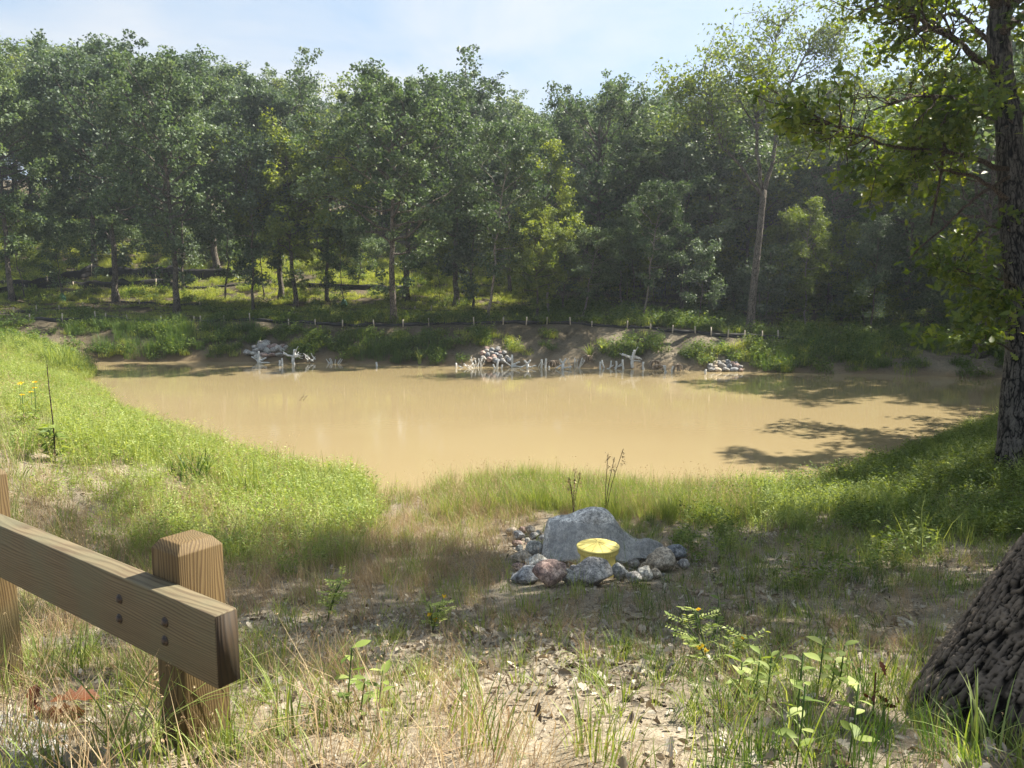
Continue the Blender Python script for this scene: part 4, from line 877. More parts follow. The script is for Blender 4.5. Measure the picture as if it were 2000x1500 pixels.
pile([(482,688,8,5),(505,698,9,6),(516,694,9,5),(500,684,7,5),(512,680,8,7),(522,687,7,8),(530,693,9,4),(548,693,9,4),(508,676,7,5),(519,673,9,5),(528,678,7,6),(535,683,8,5),(543,680,8,6),(552,684,6,5),(550,676,7,4),(520,668,8,4),(508,670,6,5),(495,690,7,4),(536,676,8,5),(497,678,6,4),(558,678,5,4)],
     ['stone_grey', 'stone_white', 'stone_pink', 'stone_grey'], 'stones in the left pile across the pond', 'the left stone pile', 0, (520, 706, 12))
pile([(944,700,6,5),(956,702,6,5),(966,702,6,5),(971,706,6,5),(982,705,6,5),(943,690,6,5),(950,685,5,4),(952,693,5,5),(960,690,5,4),(965,697,6,5),(977,697,5,5),(960,684,6,5),(972,684,6,5),(977,689,5,4),(985,689,5,5),(968,692,6,4),(972,680,5,4),(950,681,5,4),(991,698,5,4),(996,704,6,5)],
     ['stone_grey', 'stone_pink', 'stone_grey', 'stone_blue'], 'stones in the middle pile across the pond', 'the middle stone pile', 20, (968, 711, 12))
pile([(1390,722,7,4),(1402,722,8,4),(1418,722,7,4),(1434,722,8,4),(1447,723,5,3),(1387,714,6,5),(1396,717,6,4),(1412,715,6,5),(1424,716,6,5),(1438,715,7,5),(1446,717,5,4),(1397,709,6,4),(1406,711,5,4),(1421,708,6,6),(1430,710,5,4),(1438,710,5,4),(1413,708,5,4),(1404,707,5,3)],
     ['stone_grey', 'stone_tan', 'stone_grey', 'stone_blue', 'stone_pink'], 'stones in the right pile across the pond', 'the right stone pile', 40, (1418, 727, 12))

# ------------------------------------------------------------------ silt fences
def silt(pts, hpx, stakes, label, stake_h=1.0, fade=1.0):
    rng = random.Random(pts[0][0]+3); W = np.array([ground_at(u, v) for u, v in pts]); D = to_px(W)[2]
    n = max(30, int(np.linalg.norm(W[-1]-W[0])*3)); us = np.array([p[0] for p in pts], float); q = np.linspace(us[0], us[-1], n); X = np.interp(q, us, W[:, 0]); Y = np.interp(q, us, W[:, 1])
    h = np.interp(q, us, [hp*d/FPX for hp, d in zip(hpx, D)]); h = h*(1+.22*vn(q*.05, q*0, s=5)+.12*vn(q*.3, q*0, s=6)); Y = Y+.06*vn(q*.12, q*0, s=9)
    Z = height(X, Y); o = empty('silt_fence', (X[0], Y[0], Z[0])); c = np.array([X[0], Y[0], Z[0]]); tag(o, label, 'fence')
    rows = []
    for k in range(5):
        f = k/4; bulge = .05*math.sin(f*3.14)*np.ones(n); rows.append(np.stack([X, Y-bulge+.01*vn(q*.4, q*0+f*3, s=12), Z-.03+(h+.03)*f], -1)-c)
    V = np.stack(rows, 1).reshape(-1, 3); i = np.arange(n-1)[:, None]*5; j = np.arange(4)[None]; F = np.stack([i+j, i+5+j, i+6+j, i+1+j], -1).reshape(-1, 4)
    mb = MB(); mb.add(V, F); f = mb.obj('fabric', M['fabric'], o, True); md = f.modifiers.new('thick', 'SOLIDIFY'); md.thickness = .004
    KO.extend((a, b-.3, .42) for a, b in zip(X, Y))
    for u in stakes:
        x = np.interp(u, us, W[:, 0])+0.0; y = np.interp(u, us, W[:, 1])-.07; hh = float(np.interp(u, q, h))*1.0+.20*stake_h*rng.uniform(.7, 1.2); z = gz(x, y); mb = MB()
        box(mb, (0, 0, hh/2-.05), (.022, .018, hh/2+.05)); s_ = mb.obj('stake', M['stake'], o); s_.location = np.array([x, y, z])-c; s_.rotation_euler = (rng.uniform(-.06, .06), rng.uniform(-.08, .08), rng.uniform(0, 1))
silt([(45,627),(110,628),(200,622),(300,628),(400,629),(540,630),(640,636),(760,637),(880,634),(1000,630),(1090,632),(1170,637),(1260,642),(1330,652),(1400,658),(1540,664)], [4,6,6,4,4,5,6,5,5,5,5,4,4,6,7,7],
     [60,123,188,208,250,316,380,393,440,490,565,617,670,731,788,838,926,983,1028,1068,1114,1156,1225,1270,1313,1357,1388,1421,1453,1488,1519], 'long low black silt fence running along the top of the far bank')
silt([(0,572),(60,566),(150,560),(240,560),(320,562),(370,564),(480,556),(600,560),(700,566),(785,566)], [12,10,10,14,16,4,4,8,10,9], [50,145,305,410], 'upper black silt fence crossing the left hillside behind the tree feet', 0)
silt([(-30,556),(60,560),(95,556),(180,538),(280,545),(400,545),(495,544)], [8,12,14,20,22,22,18], [10,95,180,305], 'highest and tallest black silt fence on the left hillside', .2)
silt([(-20,612),(60,610),(120,606),(172,600)], [3,4,4,3], [28,73,117,163], 'short low silt fence at the far left above the long one')
silt([(236,591),(280,593),(330,596),(410,600)], [3,3,3,3], [274,392], 'short faint silt strip behind the straight grey oak')
silt([(820,520),(850,520),(890,530),(925,540)], [4,6,7,7], [], 'short black silt fence high on the hill behind the leaning oak')
silt([(800,604),(870,608),(900,608)], [2,2,2], [811,843], 'tiny silt strip right of the large pale oak')

# ------------------------------------------------------------------ driftwood standing in the shallows
def snag(u, v, hpx, kind, seed, label):
    rng = np.random.default_rng(seed); D = to_px(at_z(u, v, 0)[None])[2][0]; s = D/FPX; p = at_z(u, v, 0.0); p[2] = max(0, gz(p[0], p[1])); H = hpx*s*1.1; W = MB(); KO.append((p[0], p[1]+.2, .4))
    def stick(b, e, r0, r1, n=5):
        b = np.array(b, float); e = np.array(e, float); P = b+(e-b)*np.linspace(0, 1, n)[:, None]; P[1:-1] += rng.normal(0, np.linalg.norm(e-b)*.03, (n-2, 3)); add_tube(W, P, np.linspace(r0, r1, n), 7)
    r = .045
    if kind == 'post': stick((0, 0, -.3), (rng.normal(0, .08)*H, 0, H), r, r*.75)
    elif kind == 'pair': stick((-.06, 0, -.3), (-.08, 0, H), r, r*.8); stick((.08, .03, -.3), (.09, 0, H*1.1), r*.9, r*.8); stick((.2, 0, -.2), (.2, 0, H*.25), r*.9, r*.8)
    elif kind == 'vee': stick((-.05, 0, -.3), (-.22, 0, H), r*.9, r*.6); stick((.02, 0, -.3), (.12, 0, H*.9), r*.9, r*.6)
    elif kind == 'fork': stick((0, 0, -.3), (.03, 0, H*.55), r*1.5, r*1.1); stick((.03, 0, H*.5), (-.10, 0, H), r, r*.6); stick((.02, 0, H*.5), (.14, .03, H*1.05), r, r*.6); stick((-.25, -.05, .02), (.0, 0, H*.45), r*.6, r*.5); stick((.35, -.1, .1), (0, 0, H*.1), r*.6, r*.6)
    elif kind == 'elbow': stick((0, 0, -.3), (.02, 0, H), r*1.2, r*.9); stick((0, 0, H*.15), (.32, 0, H*.42), r, r*.6); stick((0, 0, H*.1), (.5, -.05, -.02), r*.8, r*.4); stick((-.3, .1, H*.5), (0, 0, H*.05), r*.5, r*.5)
    elif kind == 'multi':
        for k in range(9):
            a = rng.uniform(-1, 1); stick((a*.12, rng.uniform(-.05, .05), -.2), (a*.4, rng.uniform(-.2, .2), H*rng.uniform(.6, 1)), r*.5, r*.2)
    elif kind == 'root':
        for k in range(10):
            a = rng.uniform(0, 3.14); q = rng.uniform(.15, .35); P = np.array([(0, 0, H*.8), (math.cos(a)*q*.6, rng.uniform(-.1, .1), H*.8), (math.cos(a)*q, rng.uniform(-.15, .15), -.05)]); add_tube(W, smooth_path(P, 7), np.linspace(r*.7, r*.3, 7), 6)
    elif kind == 'cross':
        stick((0, 0, -.3), (0, 0, H*.5), r*1.5, r*1.3); stick((0, 0, H*.45), (.06, 0, H), r*1.4, r*1.0)
        for k in range(9):
            a = rng.uniform(-2.6, .6); L = rng.uniform(.25, .6); stick((0, 0, H*rng.uniform(.35, .7)), (math.cos(a)*L, rng.uniform(-.15, .15), H*.5-math.sin(a)*L*.5), r*.6, r*.25)
        stick((.05, 0, H*.8), (.2, 0, H*1.2), r*.5, r*.2); stick((-.4, 0, H*.75), (0, 0, H*.5), r, r*.7)
    elif kind == 'log':
        for k in range(5):
            a = rng.uniform(-.4, .2); stick((a, rng.uniform(-.1, .1), -.05), (a+rng.uniform(.1, .5)*rng.choice([-1, 1]), rng.uniform(-.2, .2), H*rng.uniform(.15, .95)), r*rng.uniform(.4, .9), r*.3)
    mat = 'brown' if kind == 'root' else 'dead'; o = W.obj('driftwood', M[mat], None, True); o.location = p; tag(o, label, 'driftwood'); return o
SN = [(505,708,20,'elbow','short white L shaped stump before the left stone pile'),(546,713,9,'post','tiny pale stake stump right of the left stone pile'),(551,714,13,'post','pale stub next to the tiny stake stump'),(574,712,27,'cross','tall white branching snag right of the left stone pile'),
 (622,708,13,'log','white broken limb on the shore left of centre'),(652,710,10,'multi','thin bundle of dry stems at the left shore'),(735,716,8,'post','lone short white stub in open water left of centre'),(891,718,8,'post','thin dark stub left of the middle stone pile'),
 (918,719,10,'log','low crossed sticks in the water before the middle pile'),(933,717,20,'multi','bluish spray of twigs left of the middle stone pile'),(970,720,13,'post','thin pale stick before the middle stone pile'),(975,720,8,'vee','small leaning stick before the middle pile'),
 (999,717,22,'elbow','upright white stump with side limbs right of the middle pile'),(1029,719,14,'fork','low forked white wood with a raised arm'),(1040,717,12,'log','pale limb lying beside the low forked wood'),(1062,719,15,'pair','two white upright stumps side by side'),
 (1080,717,9,'root','small dark root tangle by the two white stumps'),(1098,721,18,'fork','thick white Y shaped stump'),(1122,719,20,'multi','fan of thin pale roots and stems'),(1145,717,12,'root','dark round root clump against the bank'),
 (1172,722,14,'post','smooth white post stump at the right centre'),(1187,719,13,'vee','V shaped grey limbs behind the smooth post'),(1196,720,11,'log','tangle of grey crossed limbs'),(1203,721,14,'post','thin whitish stub in the grey tangle'),(1216,721,17,'post','taller white post stump right of the tangle'),
 (1235,720,30,'cross','largest white snag with crossed arms near the bank'),(1255,722,14,'post','leaning pale stub right of the largest snag'),(1277,721,14,'root','brown arching roots at the right shore'),(1285,722,10,'root','second brown root arch beside the arching roots'),
 (1299,727,12,'post','left one of two white sticks in the right water'),(1308,727,12,'vee','right one of two white sticks in the right water'),(1325,724,14,'root','small brown root stump near the dry brush'),(1380,731,9,'post','lone white stub before the right stone pile')]
for i, (u, v, h, k, lab) in enumerate(SN): snag(u, v, h, k, 600+i, lab)
W = MB(); p = at_z(585, 782, 0); s = to_px(p[None])[2][0]/FPX
for a, b in (((0, 0, -.02), (.16, 0, .22)), ((.06, 0, .08), (.2, 0, .12)), ((.09, .02, .0), (.22, 0, .15))): add_tube(W, [a, np.add(a, b)/2+[.01, 0, 0], b], [.008, .006, .004], 5)
o = W.obj('floating_twig', M['brown'], None, True); o.location = p; tag(o, 'small forked twig poking out of the open water on the left', 'twig')
def stick_on_ground(pts, r, name, label, mat='brown', lift=.0):
    P = smooth_path(np.array([ground_at(u, v)+[0, 0, r*.6+lift] for u, v in pts]), 14); P[:, 2] = np.maximum(P[:, 2], height(P[:, 0], P[:, 1])+r*.5); W = MB(); c = P[0].copy(); rg = np.random.default_rng(int(pts[0][0])); Q = P-c; Q[1:-1] += rg.normal(0, r*.5, (12, 3)); add_tube(W, Q, np.linspace(r, r*.5, 14), 7); o = W.obj(name, M[mat], None, True); o.location = c; tag(o, label, 'stick')
stick_on_ground([(1345,1162),(1365,1160),(1388,1168)], .018, 'fallen_stick', 'short thick grey stick right of the stone ring', 'brown')
stick_on_ground([(1672,1183),(1690,1188),(1712,1200)], .013, 'fallen_stick', 'pale broken stick in the shaded leaf litter on the right', 'brown')
stick_on_ground([(1113,1305),(1150,1297),(1190,1302),(1245,1296)], .011, 'fallen_stick', 'long dark curved stick on the leaf litter below the stone ring', 'twig')
stick_on_ground([(1110,1275),(1135,1280),(1165,1268)], .008, 'fallen_stick', 'thin dark twig just above the long curved stick', 'twig')
stick_on_ground([(1222,1215),(1245,1210),(1280,1212)], .009, 'fallen_stick', 'bent brown stick between the ring and the yellow flowers', 'twig')
stick_on_ground([(1345,1282),(1375,1275),(1400,1262)], .009, 'fallen_stick', 'dark stick under the yellow flowering pea', 'twig')
stick_on_ground([(1215,1372),(1270,1370),(1300,1382)], .009, 'fallen_stick', 'brown stick in the sunlit litter at the bottom centre', 'twig')
stick_on_ground([(715,1242),(745,1246),(790,1243)], .010, 'fallen_stick', 'dark stick in the litter left of centre', 'twig')
stick_on_ground([(697,1263),(715,1256),(732,1250)], .007, 'fallen_stick', 'small pale stick beside the dark stick left of centre', 'dead')
stick_on_ground([(1520,1262),(1535,1240),(1540,1228)], .009, 'fallen_stick', 'dark stick lying lengthwise in the shade on the right', 'twig')
stick_on_ground([(895,566),(920,578),(950,588),(980,600)], .05, 'fallen_log', 'pale fallen pole slanting down the hillside behind the bent tree', 'bark_pale', .08)
# green watering bags at the planted saplings, cage
for (u, v, lab) in ((672, 600, 'green bag at the foot of the sapling in the meadow'), (122, 589, 'green bag at the foot of the far left sapling'), (1235, 612, 'bright green bag in the shade right of the pale leaning tree')):
    p = ground_at(u, v); mb = MB(); lathe(mb, [(.16, 0), (.17, .12), (.13, .3), (.05, .42), (.02, .44)], 14); o = mb.obj('watering_bag', M['bag'], None, True); o.location = p; tag(o, lab, 'watering bag')
p = ground_at(1245, 590); o = empty('wire_cage', p); tag(o, 'faint square wire deer cage on posts in the shaded wood edge', 'cage')
for sx, sy in ((-.6, -.5), (.7, -.5), (.7, .5), (-.6, .5)): mb = MB(); box(mb, (sx, sy, .75), (.02, .02, .8)); mb.obj('post', M['brown'], o)
mb = MB()
for k in range(9): 
    z = .15+k*.16
    for a, b in (((-.6, -.5), (.7, -.5)), ((.7, -.5), (.7, .5)), ((.7, .5), (-.6, .5)), ((-.6, .5), (-.6, -.5))): add_tube(mb, [(a[0], a[1], z), (b[0], b[1], z)], .004, 3, cap=False)
mb.obj('wire', M['bolt'], o)

# ------------------------------------------------------------------ named plants
def plant_obj(name, build, mats, u, v, label, cat='plant', seed=1):
    p = ground_at(u, v); o = empty(name, p); tag(o, label, cat); rng = np.random.default_rng(seed)
    for pn, mn, mb in build(rng): mb.obj(pn, M[mn], o, attr='tone')
    return o
def tallspike(h, r, leafn):
    def f(rng):
        W = MB(); n = 24; P = np.stack([.01*np.sin(np.linspace(0, 5, n)), np.zeros(n), np.linspace(0, h, n)], -1); add_tube(W, P, r*np.linspace(1, .5, n)*(1+.25*rng.uniform(-1, 1, n)), 7)
        L = MB(); k = leafn; z = rng.uniform(.02, h*.4, k); a = rng.uniform(0, 6.28, k); l = .09; C = np.stack([np.cos(a)*l, np.sin(a)*l, z], -1); quad_leaves(L, C, .19, rng, 2, .34, None, unit(np.stack([np.cos(a), np.sin(a), rng.normal(.1, .3, k)], -1))); return [('stalk', 'twig', W), ('leaves', 'weed', L)]
    return f
plant_obj('mullein', tallspike(1.22, .010, 46), None, 108, 905, 'tall dark mullein spike standing in the bright weeds on the left', seed=3)
def seedhead(h, n):
    def f(rng):
        W = MB(); L = MB()
        for i in range(n):
            a = rng.uniform(-.25, .25, 2); P = np.array([(0, 0, 0), (a[0]*h*.3, a[1]*h*.3, h*.5), (a[0]*h, a[1]*h, h*rng.uniform(.8, 1))]); P = smooth_path(P, 8); add_tube(W, P, .0035, 4); k = 24; C = P[-1]-np.array([0, 0, 1])*rng.uniform(0, .2, k)[:, None]+rng.normal(0, .014, (k, 3)); quad_leaves(L, C, .03, rng, .3, .4)
        return [('stems', 'twig', W), ('seed_heads', 'grass_dry', L)]
    return f
plant_obj('seed_grass', seedhead(.95, 3), None, 1180, 1030, 'tall grass with dark seed heads standing against the water behind the boulder', seed=4)
plant_obj('seed_grass', seedhead(.6, 5), None, 1120, 1010, 'drooping seed grass left of the tall seed head behind the boulder', seed=5)
plant_obj('seed_grass', seedhead(.42, 5), None, 345, 1400, 'small oat like seed grass growing in front of the fence post', seed=6)
def peaplant(h, ns, blooms):
    def f(rng):
        W = MB(); L = MB(); Bm = MB()
        for i in range(ns):
            a = rng.uniform(0, 6.28); P = smooth_path(np.array([(0, 0, 0), (math.cos(a)*h*.15, math.sin(a)*h*.15, h*.5), (math.cos(a)*h*.4, math.sin(a)*h*.4, h*rng.uniform(.7, 1))]), 8); add_tube(W, P, .0025, 4)
            for q in P[2:]:
                b = rng.uniform(0, 6.28); d = np.array([math.cos(b), math.sin(b), .3]); C = q+d*np.linspace(.015, .09, 7)[:, None]; side = np.cross(d, [0, 0, 1])
                for sg in (-1, 1): quad_leaves(L, C+side*sg*.014, .028, rng, 3, .4, None, np.broadcast_to(unit(side*sg+d*.4), C.shape))
            for k in range(blooms):
                q = P[rng.integers(3, 8)]+rng.normal(0, .015, 3); quad_leaves(Bm, np.broadcast_to(q, (5, 3))+rng.normal(0, .006, (5, 3)), .019, rng, .5, .9)
        return [('stems', 'grass_dark', W), ('leaves', 'weed', L)]+([('flowers', 'bloom', Bm)] if blooms else [])
    return f
plant_obj('flowering_pea', peaplant(.25, 3, 1), None, 1385, 1318, 'yellow flowered partridge pea with feathery leaves right of centre', seed=8)
plant_obj('flowering_pea', peaplant(.18, 2, 1), None, 1432, 1300, 'smaller pea plant with one yellow flower beside the larger one', seed=9)
plant_obj('flowering_pea', peaplant(.30, 5, 0), None, 640, 1215, 'bright feathery pea plant among grass right of the fence post', seed=10)
plant_obj('flowering_pea', peaplant(.22, 3, 1), None, 845, 1235, 'small pea plant with orange flowers in the middle litter', seed=11)
def daisies(rng):
    W = MB(); L = MB(); Bm = MB()
    for i in range(6):
        x, y = rng.normal(0, .14, 2); h = rng.uniform(.5, .7); add_tube(W, [(x, y, 0), (x+.02, y, h)], .004, 4); a = np.linspace(0, 6.28, 9)[:-1]; C = np.array([x+.02, y, h])+np.stack([np.cos(a)*.022, np.sin(a)*.022, 0*a], -1); quad_leaves(Bm, C, .045, rng, 1.5, .5, None, np.stack([np.cos(a), np.sin(a), 0*a], -1))
    leafy(L, 14, rng, .2, .2, .45, .08); return [('stems', 'grass_dark', W), ('leaves', 'weed', L), ('flowers', 'bloom', Bm)]
plant_obj('yellow_daisy', daisies, None, 52, 838, 'clump of yellow daisies in the bright weeds at the left edge', 'flower', 12)
def palmy(rng):
    L = MB(); n = 26; a = rng.uniform(0, 6.28, n)
    blades(L, 30, rng, .06, .45, .75, .05, 1.1, (.4, 1), 5); return [('leaves', 'weed', L)]
plant_obj('spiky_plant', palmy, None, 1152, 700, 'spiky rosette plant growing from the bare bank across the pond', seed=13)
plant_obj('spiky_plant', palmy, None, 1178, 690, 'second taller spiky rosette on the bank beneath the fence', seed=14)
plant_obj('spiky_plant', palmy, None, 820, 712, 'bright grass tuft at the waterline left of the middle pile', seed=15)
def grasstuft(n, h0, h1, w, mat, sp=.08, lean=.7):
    def f(rng):
        L = MB(); blades(L, n, rng, sp, h0, h1, w, lean, (0, 1), 6); return [('leaves', mat, L)]
    return f
plant_obj('grass_clump', grasstuft(20, .22, .44, .008, 'grass', .07, 1.1), None, 265, 1490, 'clump of broad arching grass blades between dead leaf and fence post', 'grass clump', 21)
plant_obj('grass_clump', grasstuft(46, .14, .34, .007, 'grass', .12, .8), None, 400, 1480, 'dense grass clump at the foot of the fence post', 'grass clump', 22)
plant_obj('grass_clump', grasstuft(14, .2, .36, .009, 'grass', .06, .6), None, 575, 1440, 'upright grass clump right of the fence post', 'grass clump', 23)
plant_obj('grass_clump', grasstuft(12, .14, .28, .008, 'grass', .06, .6), None, 1160, 1478, 'grass clump at the bottom centre', 'grass clump', 24)
plant_obj('grass_clump', grasstuft(12, .14, .28, .008, 'grass', .06, .6), None, 900, 1470, 'grass clump at the bottom left of centre', 'grass clump', 25)
plant_obj('grass_clump', grasstuft(30, .14, .28, .007, 'grass', .10, 1.0), None, 1930, 1490, 'yellowish grass clump before the mossy oak foot', 'grass clump', 26)
plant_obj('grass_clump', grasstuft(60, .35, .75, .010, 'grass', .2, .5), None, 480, 985, 'tall rush tuft rising from the left weeds against the water', 'grass clump', 27)
plant_obj('grass_clump', grasstuft(130, .6, 1.0, .016, 'weed', .45, .6), None, 118, 718, 'tall reed tuft at the far left point of the pond', 'grass clump', 28)
plant_obj('grass_clump', grasstuft(90, .22, .42, .03, 'grass_dark', .3, .6), None, 370, 935, 'dark broad leaved clump in the left weeds', 'grass clump', 29)
def broad(rng):
    L = MB(); W = MB()
    for q in range(3):
        x, y = rng.normal(0, .05, 2); h = rng.uniform(.12, .26); add_tube(W, [(x, y, 0), (x+.01, y, h*.5), (x+.02, y+.01, h)], .0025, 4); k = 8; a = np.arange(k)*2.4+rng.uniform(0, 6); z = np.linspace(.3, 1, k)*h
        dr = unit(np.stack([np.cos(a), np.sin(a), 0*a+.25], -1)); lobed_leaves(L, np.stack([x+.02*z/h, y+.01*z/h, z], -1), .055, rng, 4, None, OVAL, dr)
    return [('leaves', 'weed', L), ('stem', 'grass_dark', W)]
for i, (u, v, lab) in enumerate([(1580, 1490, 'broad leaved seedling nearest the bottom right corner'), (1475, 1375, 'sunlit broad leaved plant right of the flowering pea'), (1385, 1245, 'small seedling above the flowering pea'), (1620, 1370, 'broad leaved plant in the shade at the right'), (690, 1420, 'small broad leaved seedling at the bottom left of centre')]):
    plant_obj('seedling', broad, None, u, v, lab, 'plant', 40+i)
# the rust-red dead leaf cluster by the rail
p = ground_at(85, 1408); L = MB(); rng = np.random.default_rng(5); lobed_leaves(L, rng.normal(0, .025, (7, 3))+[0, 0, .05], .13, rng, .5); o = L.obj('dead_leaf', M['red_leaf'], None, attr='tone'); o.location = p; tag(o, 'curled rust red dead oak leaves lying in dry grass below the rail', 'dead leaf')
for i, (u, v, lab) in enumerate([(1640, 1005, 'small red leaved seedling left on the right hand mound'), (1880, 985, 'reddish seedling near the near oak trunk'), (1705, 1400, 'dark red leaved sprig left of the mossy oak')]):
    p = ground_at(u, v); L = MB(); rng = np.random.default_rng(60+i); lobed_leaves(L, rng.normal(0, .035, (7, 3))*[1, 1, .5]+[0, 0, .10], .042, rng, .8); add_tube(L, [(0, 0, -.02), (0, 0, .15)], .003, 4, .5); o = L.obj('red_sprig', M['red_leaf'], None, attr='tone'); o.location = p; tag(o, lab, 'plant')

# ------------------------------------------------------------------ ground cover
proto('short', lambda mb, r: (blades(mb, 16, r, .05, .06, .2, .005, .7), ), M['grass'], 5, 1)
proto('tuft', lambda mb, r: (blades(mb, 20, r, .07, .12, .32, .006, .7), ), M['grass'], 5, 2)
proto('dry', lambda mb, r: (stems(mb, 30, r, .11, .1, .3, .0032, 1.1, (0, 1), 0.0), stems(mb, 8, r, .1, .2, .36, .003, .6, (.3, 1), .006)), M['grass_dry'], 5, 3)
proto('weed', lambda mb, r: (leafy(mb, 20, r, .17, .10, .34, .042, 9, asp=.30), blades(mb, 42, r, .18, .14, .44, .0055, .8, (.3, 1))), M['weed'], 6, 4)
proto('reed', lambda mb, r: (blades(mb, 34, r, .12, .3, .6, .007, .6, seg=3), ), M['grass'], 4, 5)
proto('reedhead', lambda mb, r: (stems(mb, 14, r, .14, .35, .62, .0035, .5, (.3, 1), .016), ), M['grass_dry'], 4, 6)
proto('cover', lambda mb, r: (leafy(mb, 14, r, .12, .06, .24, .032, 8, asp=.5), blades(mb, 8, r, .1, .1, .25, .004, .8)), M['mound'], 5, 7)
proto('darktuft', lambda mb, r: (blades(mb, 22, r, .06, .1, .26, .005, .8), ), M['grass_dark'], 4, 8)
proto('farclump', lambda mb, r: (blades(mb, 90, r, .35, .08, .32, .018, .7, seg=2), leafy(mb, 16, r, .35, .08, .3, .07, 5)), M['meadow'], 5, 9)
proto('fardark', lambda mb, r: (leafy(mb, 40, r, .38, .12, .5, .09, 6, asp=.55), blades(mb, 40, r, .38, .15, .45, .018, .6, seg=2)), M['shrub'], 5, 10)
proto('bankgrass', lambda mb, r: (blades(mb, 110, r, .35, .3, .8, .016, .45, seg=3), ), M['grass_dark'], 4, 11)
def stone_p(mb, r): m_ = rock_mb(int(r.integers(0, 9999)), (1, .8, .6), 2); mb.add(m_.V[0]*.022, m_.F[3][0])
proto('gravel', stone_p, M['gravel'], 6, 12)
def nz2(x, y, f, s): return .5+.5*fbm(x*f, y*f, s=s, o=3)
R_ = np.random.default_rng(77)
def bare(x, y, u, v):                                          # the open leaf litter in the foreground
    return np.clip(np.exp(-((u-1150)/420)**2-((v-1265)/75)**2)*1.3+np.exp(-((u-620)/160)**2-((v-1250)/45)**2)+np.exp(-((u-1500)/240)**2-((v-1140)/90)**2)*.9+np.exp(-((u-1420)/90)**2-((v-1055)/28)**2), 0, 1)
farm = lambda x, y: y > 24.0
# left weeds
P = sample(R_, 60000, -22, 1, 4, 33, lambda x, y, d, u, v: ((d > -.12) & (y < 30) & (x < -1.6))*sstep(5.0, 2.2, d-np.clip(y-15, 0, 9)*.5)*sstep(0, .15, d+.12)*np.where(d < 2.2, 1, .55)*np.where(u < 720, 1, .0)*.30*(1-.75*sstep(.5, .75, nz2(x, y, .9, 3))*(d > 1.5)))
scatter('bank_weeds', 'weed', P, R_, .75, 1.3, 'bright yellow green leafy weeds covering the left bank down to the water', 'weeds')
P = sample(R_, 16000, -20, 1, 3, 30, lambda x, y, d, u, v: ((d > -.05) & (y < 28) & (x < -1.5) & (d < 5))*sstep(.42, .6, nz2(x, y, .7, 141))*np.where(u < 760, 1, .0)*.5)
scatter('bank_grass_mix', 'tuft', P, R_, .8, 1.5, 'pale green grass mixed through the weeds of the left bank', 'grass', .25)
P = sample(R_, 9000, -20, 1, 3, 30, lambda x, y, d, u, v: ((d > .1) & (y < 28) & (x < -1.5) & (d < 5))*sstep(.52, .66, nz2(x, y, .5, 151))*np.where(u < 760, 1, .0)*.4)
scatter('bank_seed_grass', 'reedhead', P, R_, .7, 1.1, 'straw coloured seed stems standing in the left bank weeds', 'grass', .2)
P = sample(R_, 26000, -18, 12, 1.2, 15, lambda x, y, d, u, v: ((d > .2) & (y < 14) & (u < 1050))*(.55+.45*sstep(.4, .6, nz2(x, y, .6, 9)))*np.where(v > 1150, .42, .66)*(1-bare(x, y, u, v))*(1-.8*sstep(450, 250, u)*sstep(1010, 930, v)))
scatter('dry_grass', 'dry', P, R_, .7, 1.25, 'dry tan grass stems across the left and middle foreground', 'dry grass', .25)
P = sample(R_, 24000, -14, 14, 1.2, 15, lambda x, y, d, u, v: (d > .1)*sstep(.45, .65, nz2(x, y, .8, 19))*(.5)*(1-.95*bare(x, y, u, v))*np.where(u > 1050, .4, .8)*np.where(v > 1150, .5, 1))
scatter('green_grass', 'tuft', P, R_, .6, 1.15, 'green grass tufts growing through the foreground', 'grass', .15)
P = sample(R_, 30000, -10, 10, 1.2, 12, lambda x, y, d, u, v: (d > .1)*(.2+.6*sstep(.42, .66, nz2(x, y, 1.3, 29)))*(1-.6*bare(x, y, u, v))*.7)
scatter('short_grass', 'short', P, R_, .5, 1.1, 'short sparse grass blades among the leaf litter', 'grass', .2)
P = sample(R_, 16000, -4, 9, 1.2, 10, lambda x, y, d, u, v: (d > .4)*(.25+.5*sstep(.4, .65, nz2(x, y, 1.1, 161)))*np.where(v > 1000, .45, 0)*(1-.5*bare(x, y, u, v)))
scatter('dry_sprigs', 'dry', P, R_, .3, .65, 'low dry grass sprigs over the open ground', 'dry grass', .4)
P = sample(R_, 9000, -3, 9, 8, 15, lambda x, y, d, u, v: ((d > -.1) & (d < 1.9) & (u > 840) & (u < 1480))*np.where(u < 1000, .5, .95)*.8)
scatter('shore_grass', 'reed', P, R_, .5, .85, 'upright green shore grass between the boulder and the water', 'grass', .1)
P = sample(R_, 5000, -3, 9, 8, 15, lambda x, y, d, u, v: ((d > 0) & (d < 1.9) & (u > 840) & (u < 1480))*.55)
scatter('seeding_grass', 'reedhead', P, R_, .5, .9, 'pale seeding grass stems along the near shore', 'grass', .15)
P = sample(R_, 5000, -6, 2, 8, 15, lambda x, y, d, u, v: ((d > 0) & (d < 1.2) & (u > 650) & (u < 900))*.35)
scatter('cove_grass', 'tuft', P, R_, .7, 1.2, 'sparse grass at the muddy cove of the near shore', 'grass')
P = sample(R_, 30000, 1.0, 16, 2, 18, lambda x, y, d, u, v: ((d > .0) & (u > 1330))*sstep(.45, .68, nz2(x, y, .9, 39)+.35*sstep(1560, 1750, u)*sstep(1080, 960, v)+.2*sstep(1.2, .4, d)-.12*sstep(1000, 1150, v))*.42*(1-.8*bare(x, y, u, v)))
scatter('ground_cover', 'cover', P, R_, .7, 1.35, 'low leafy green plants covering the right hand mound', 'ground cover')
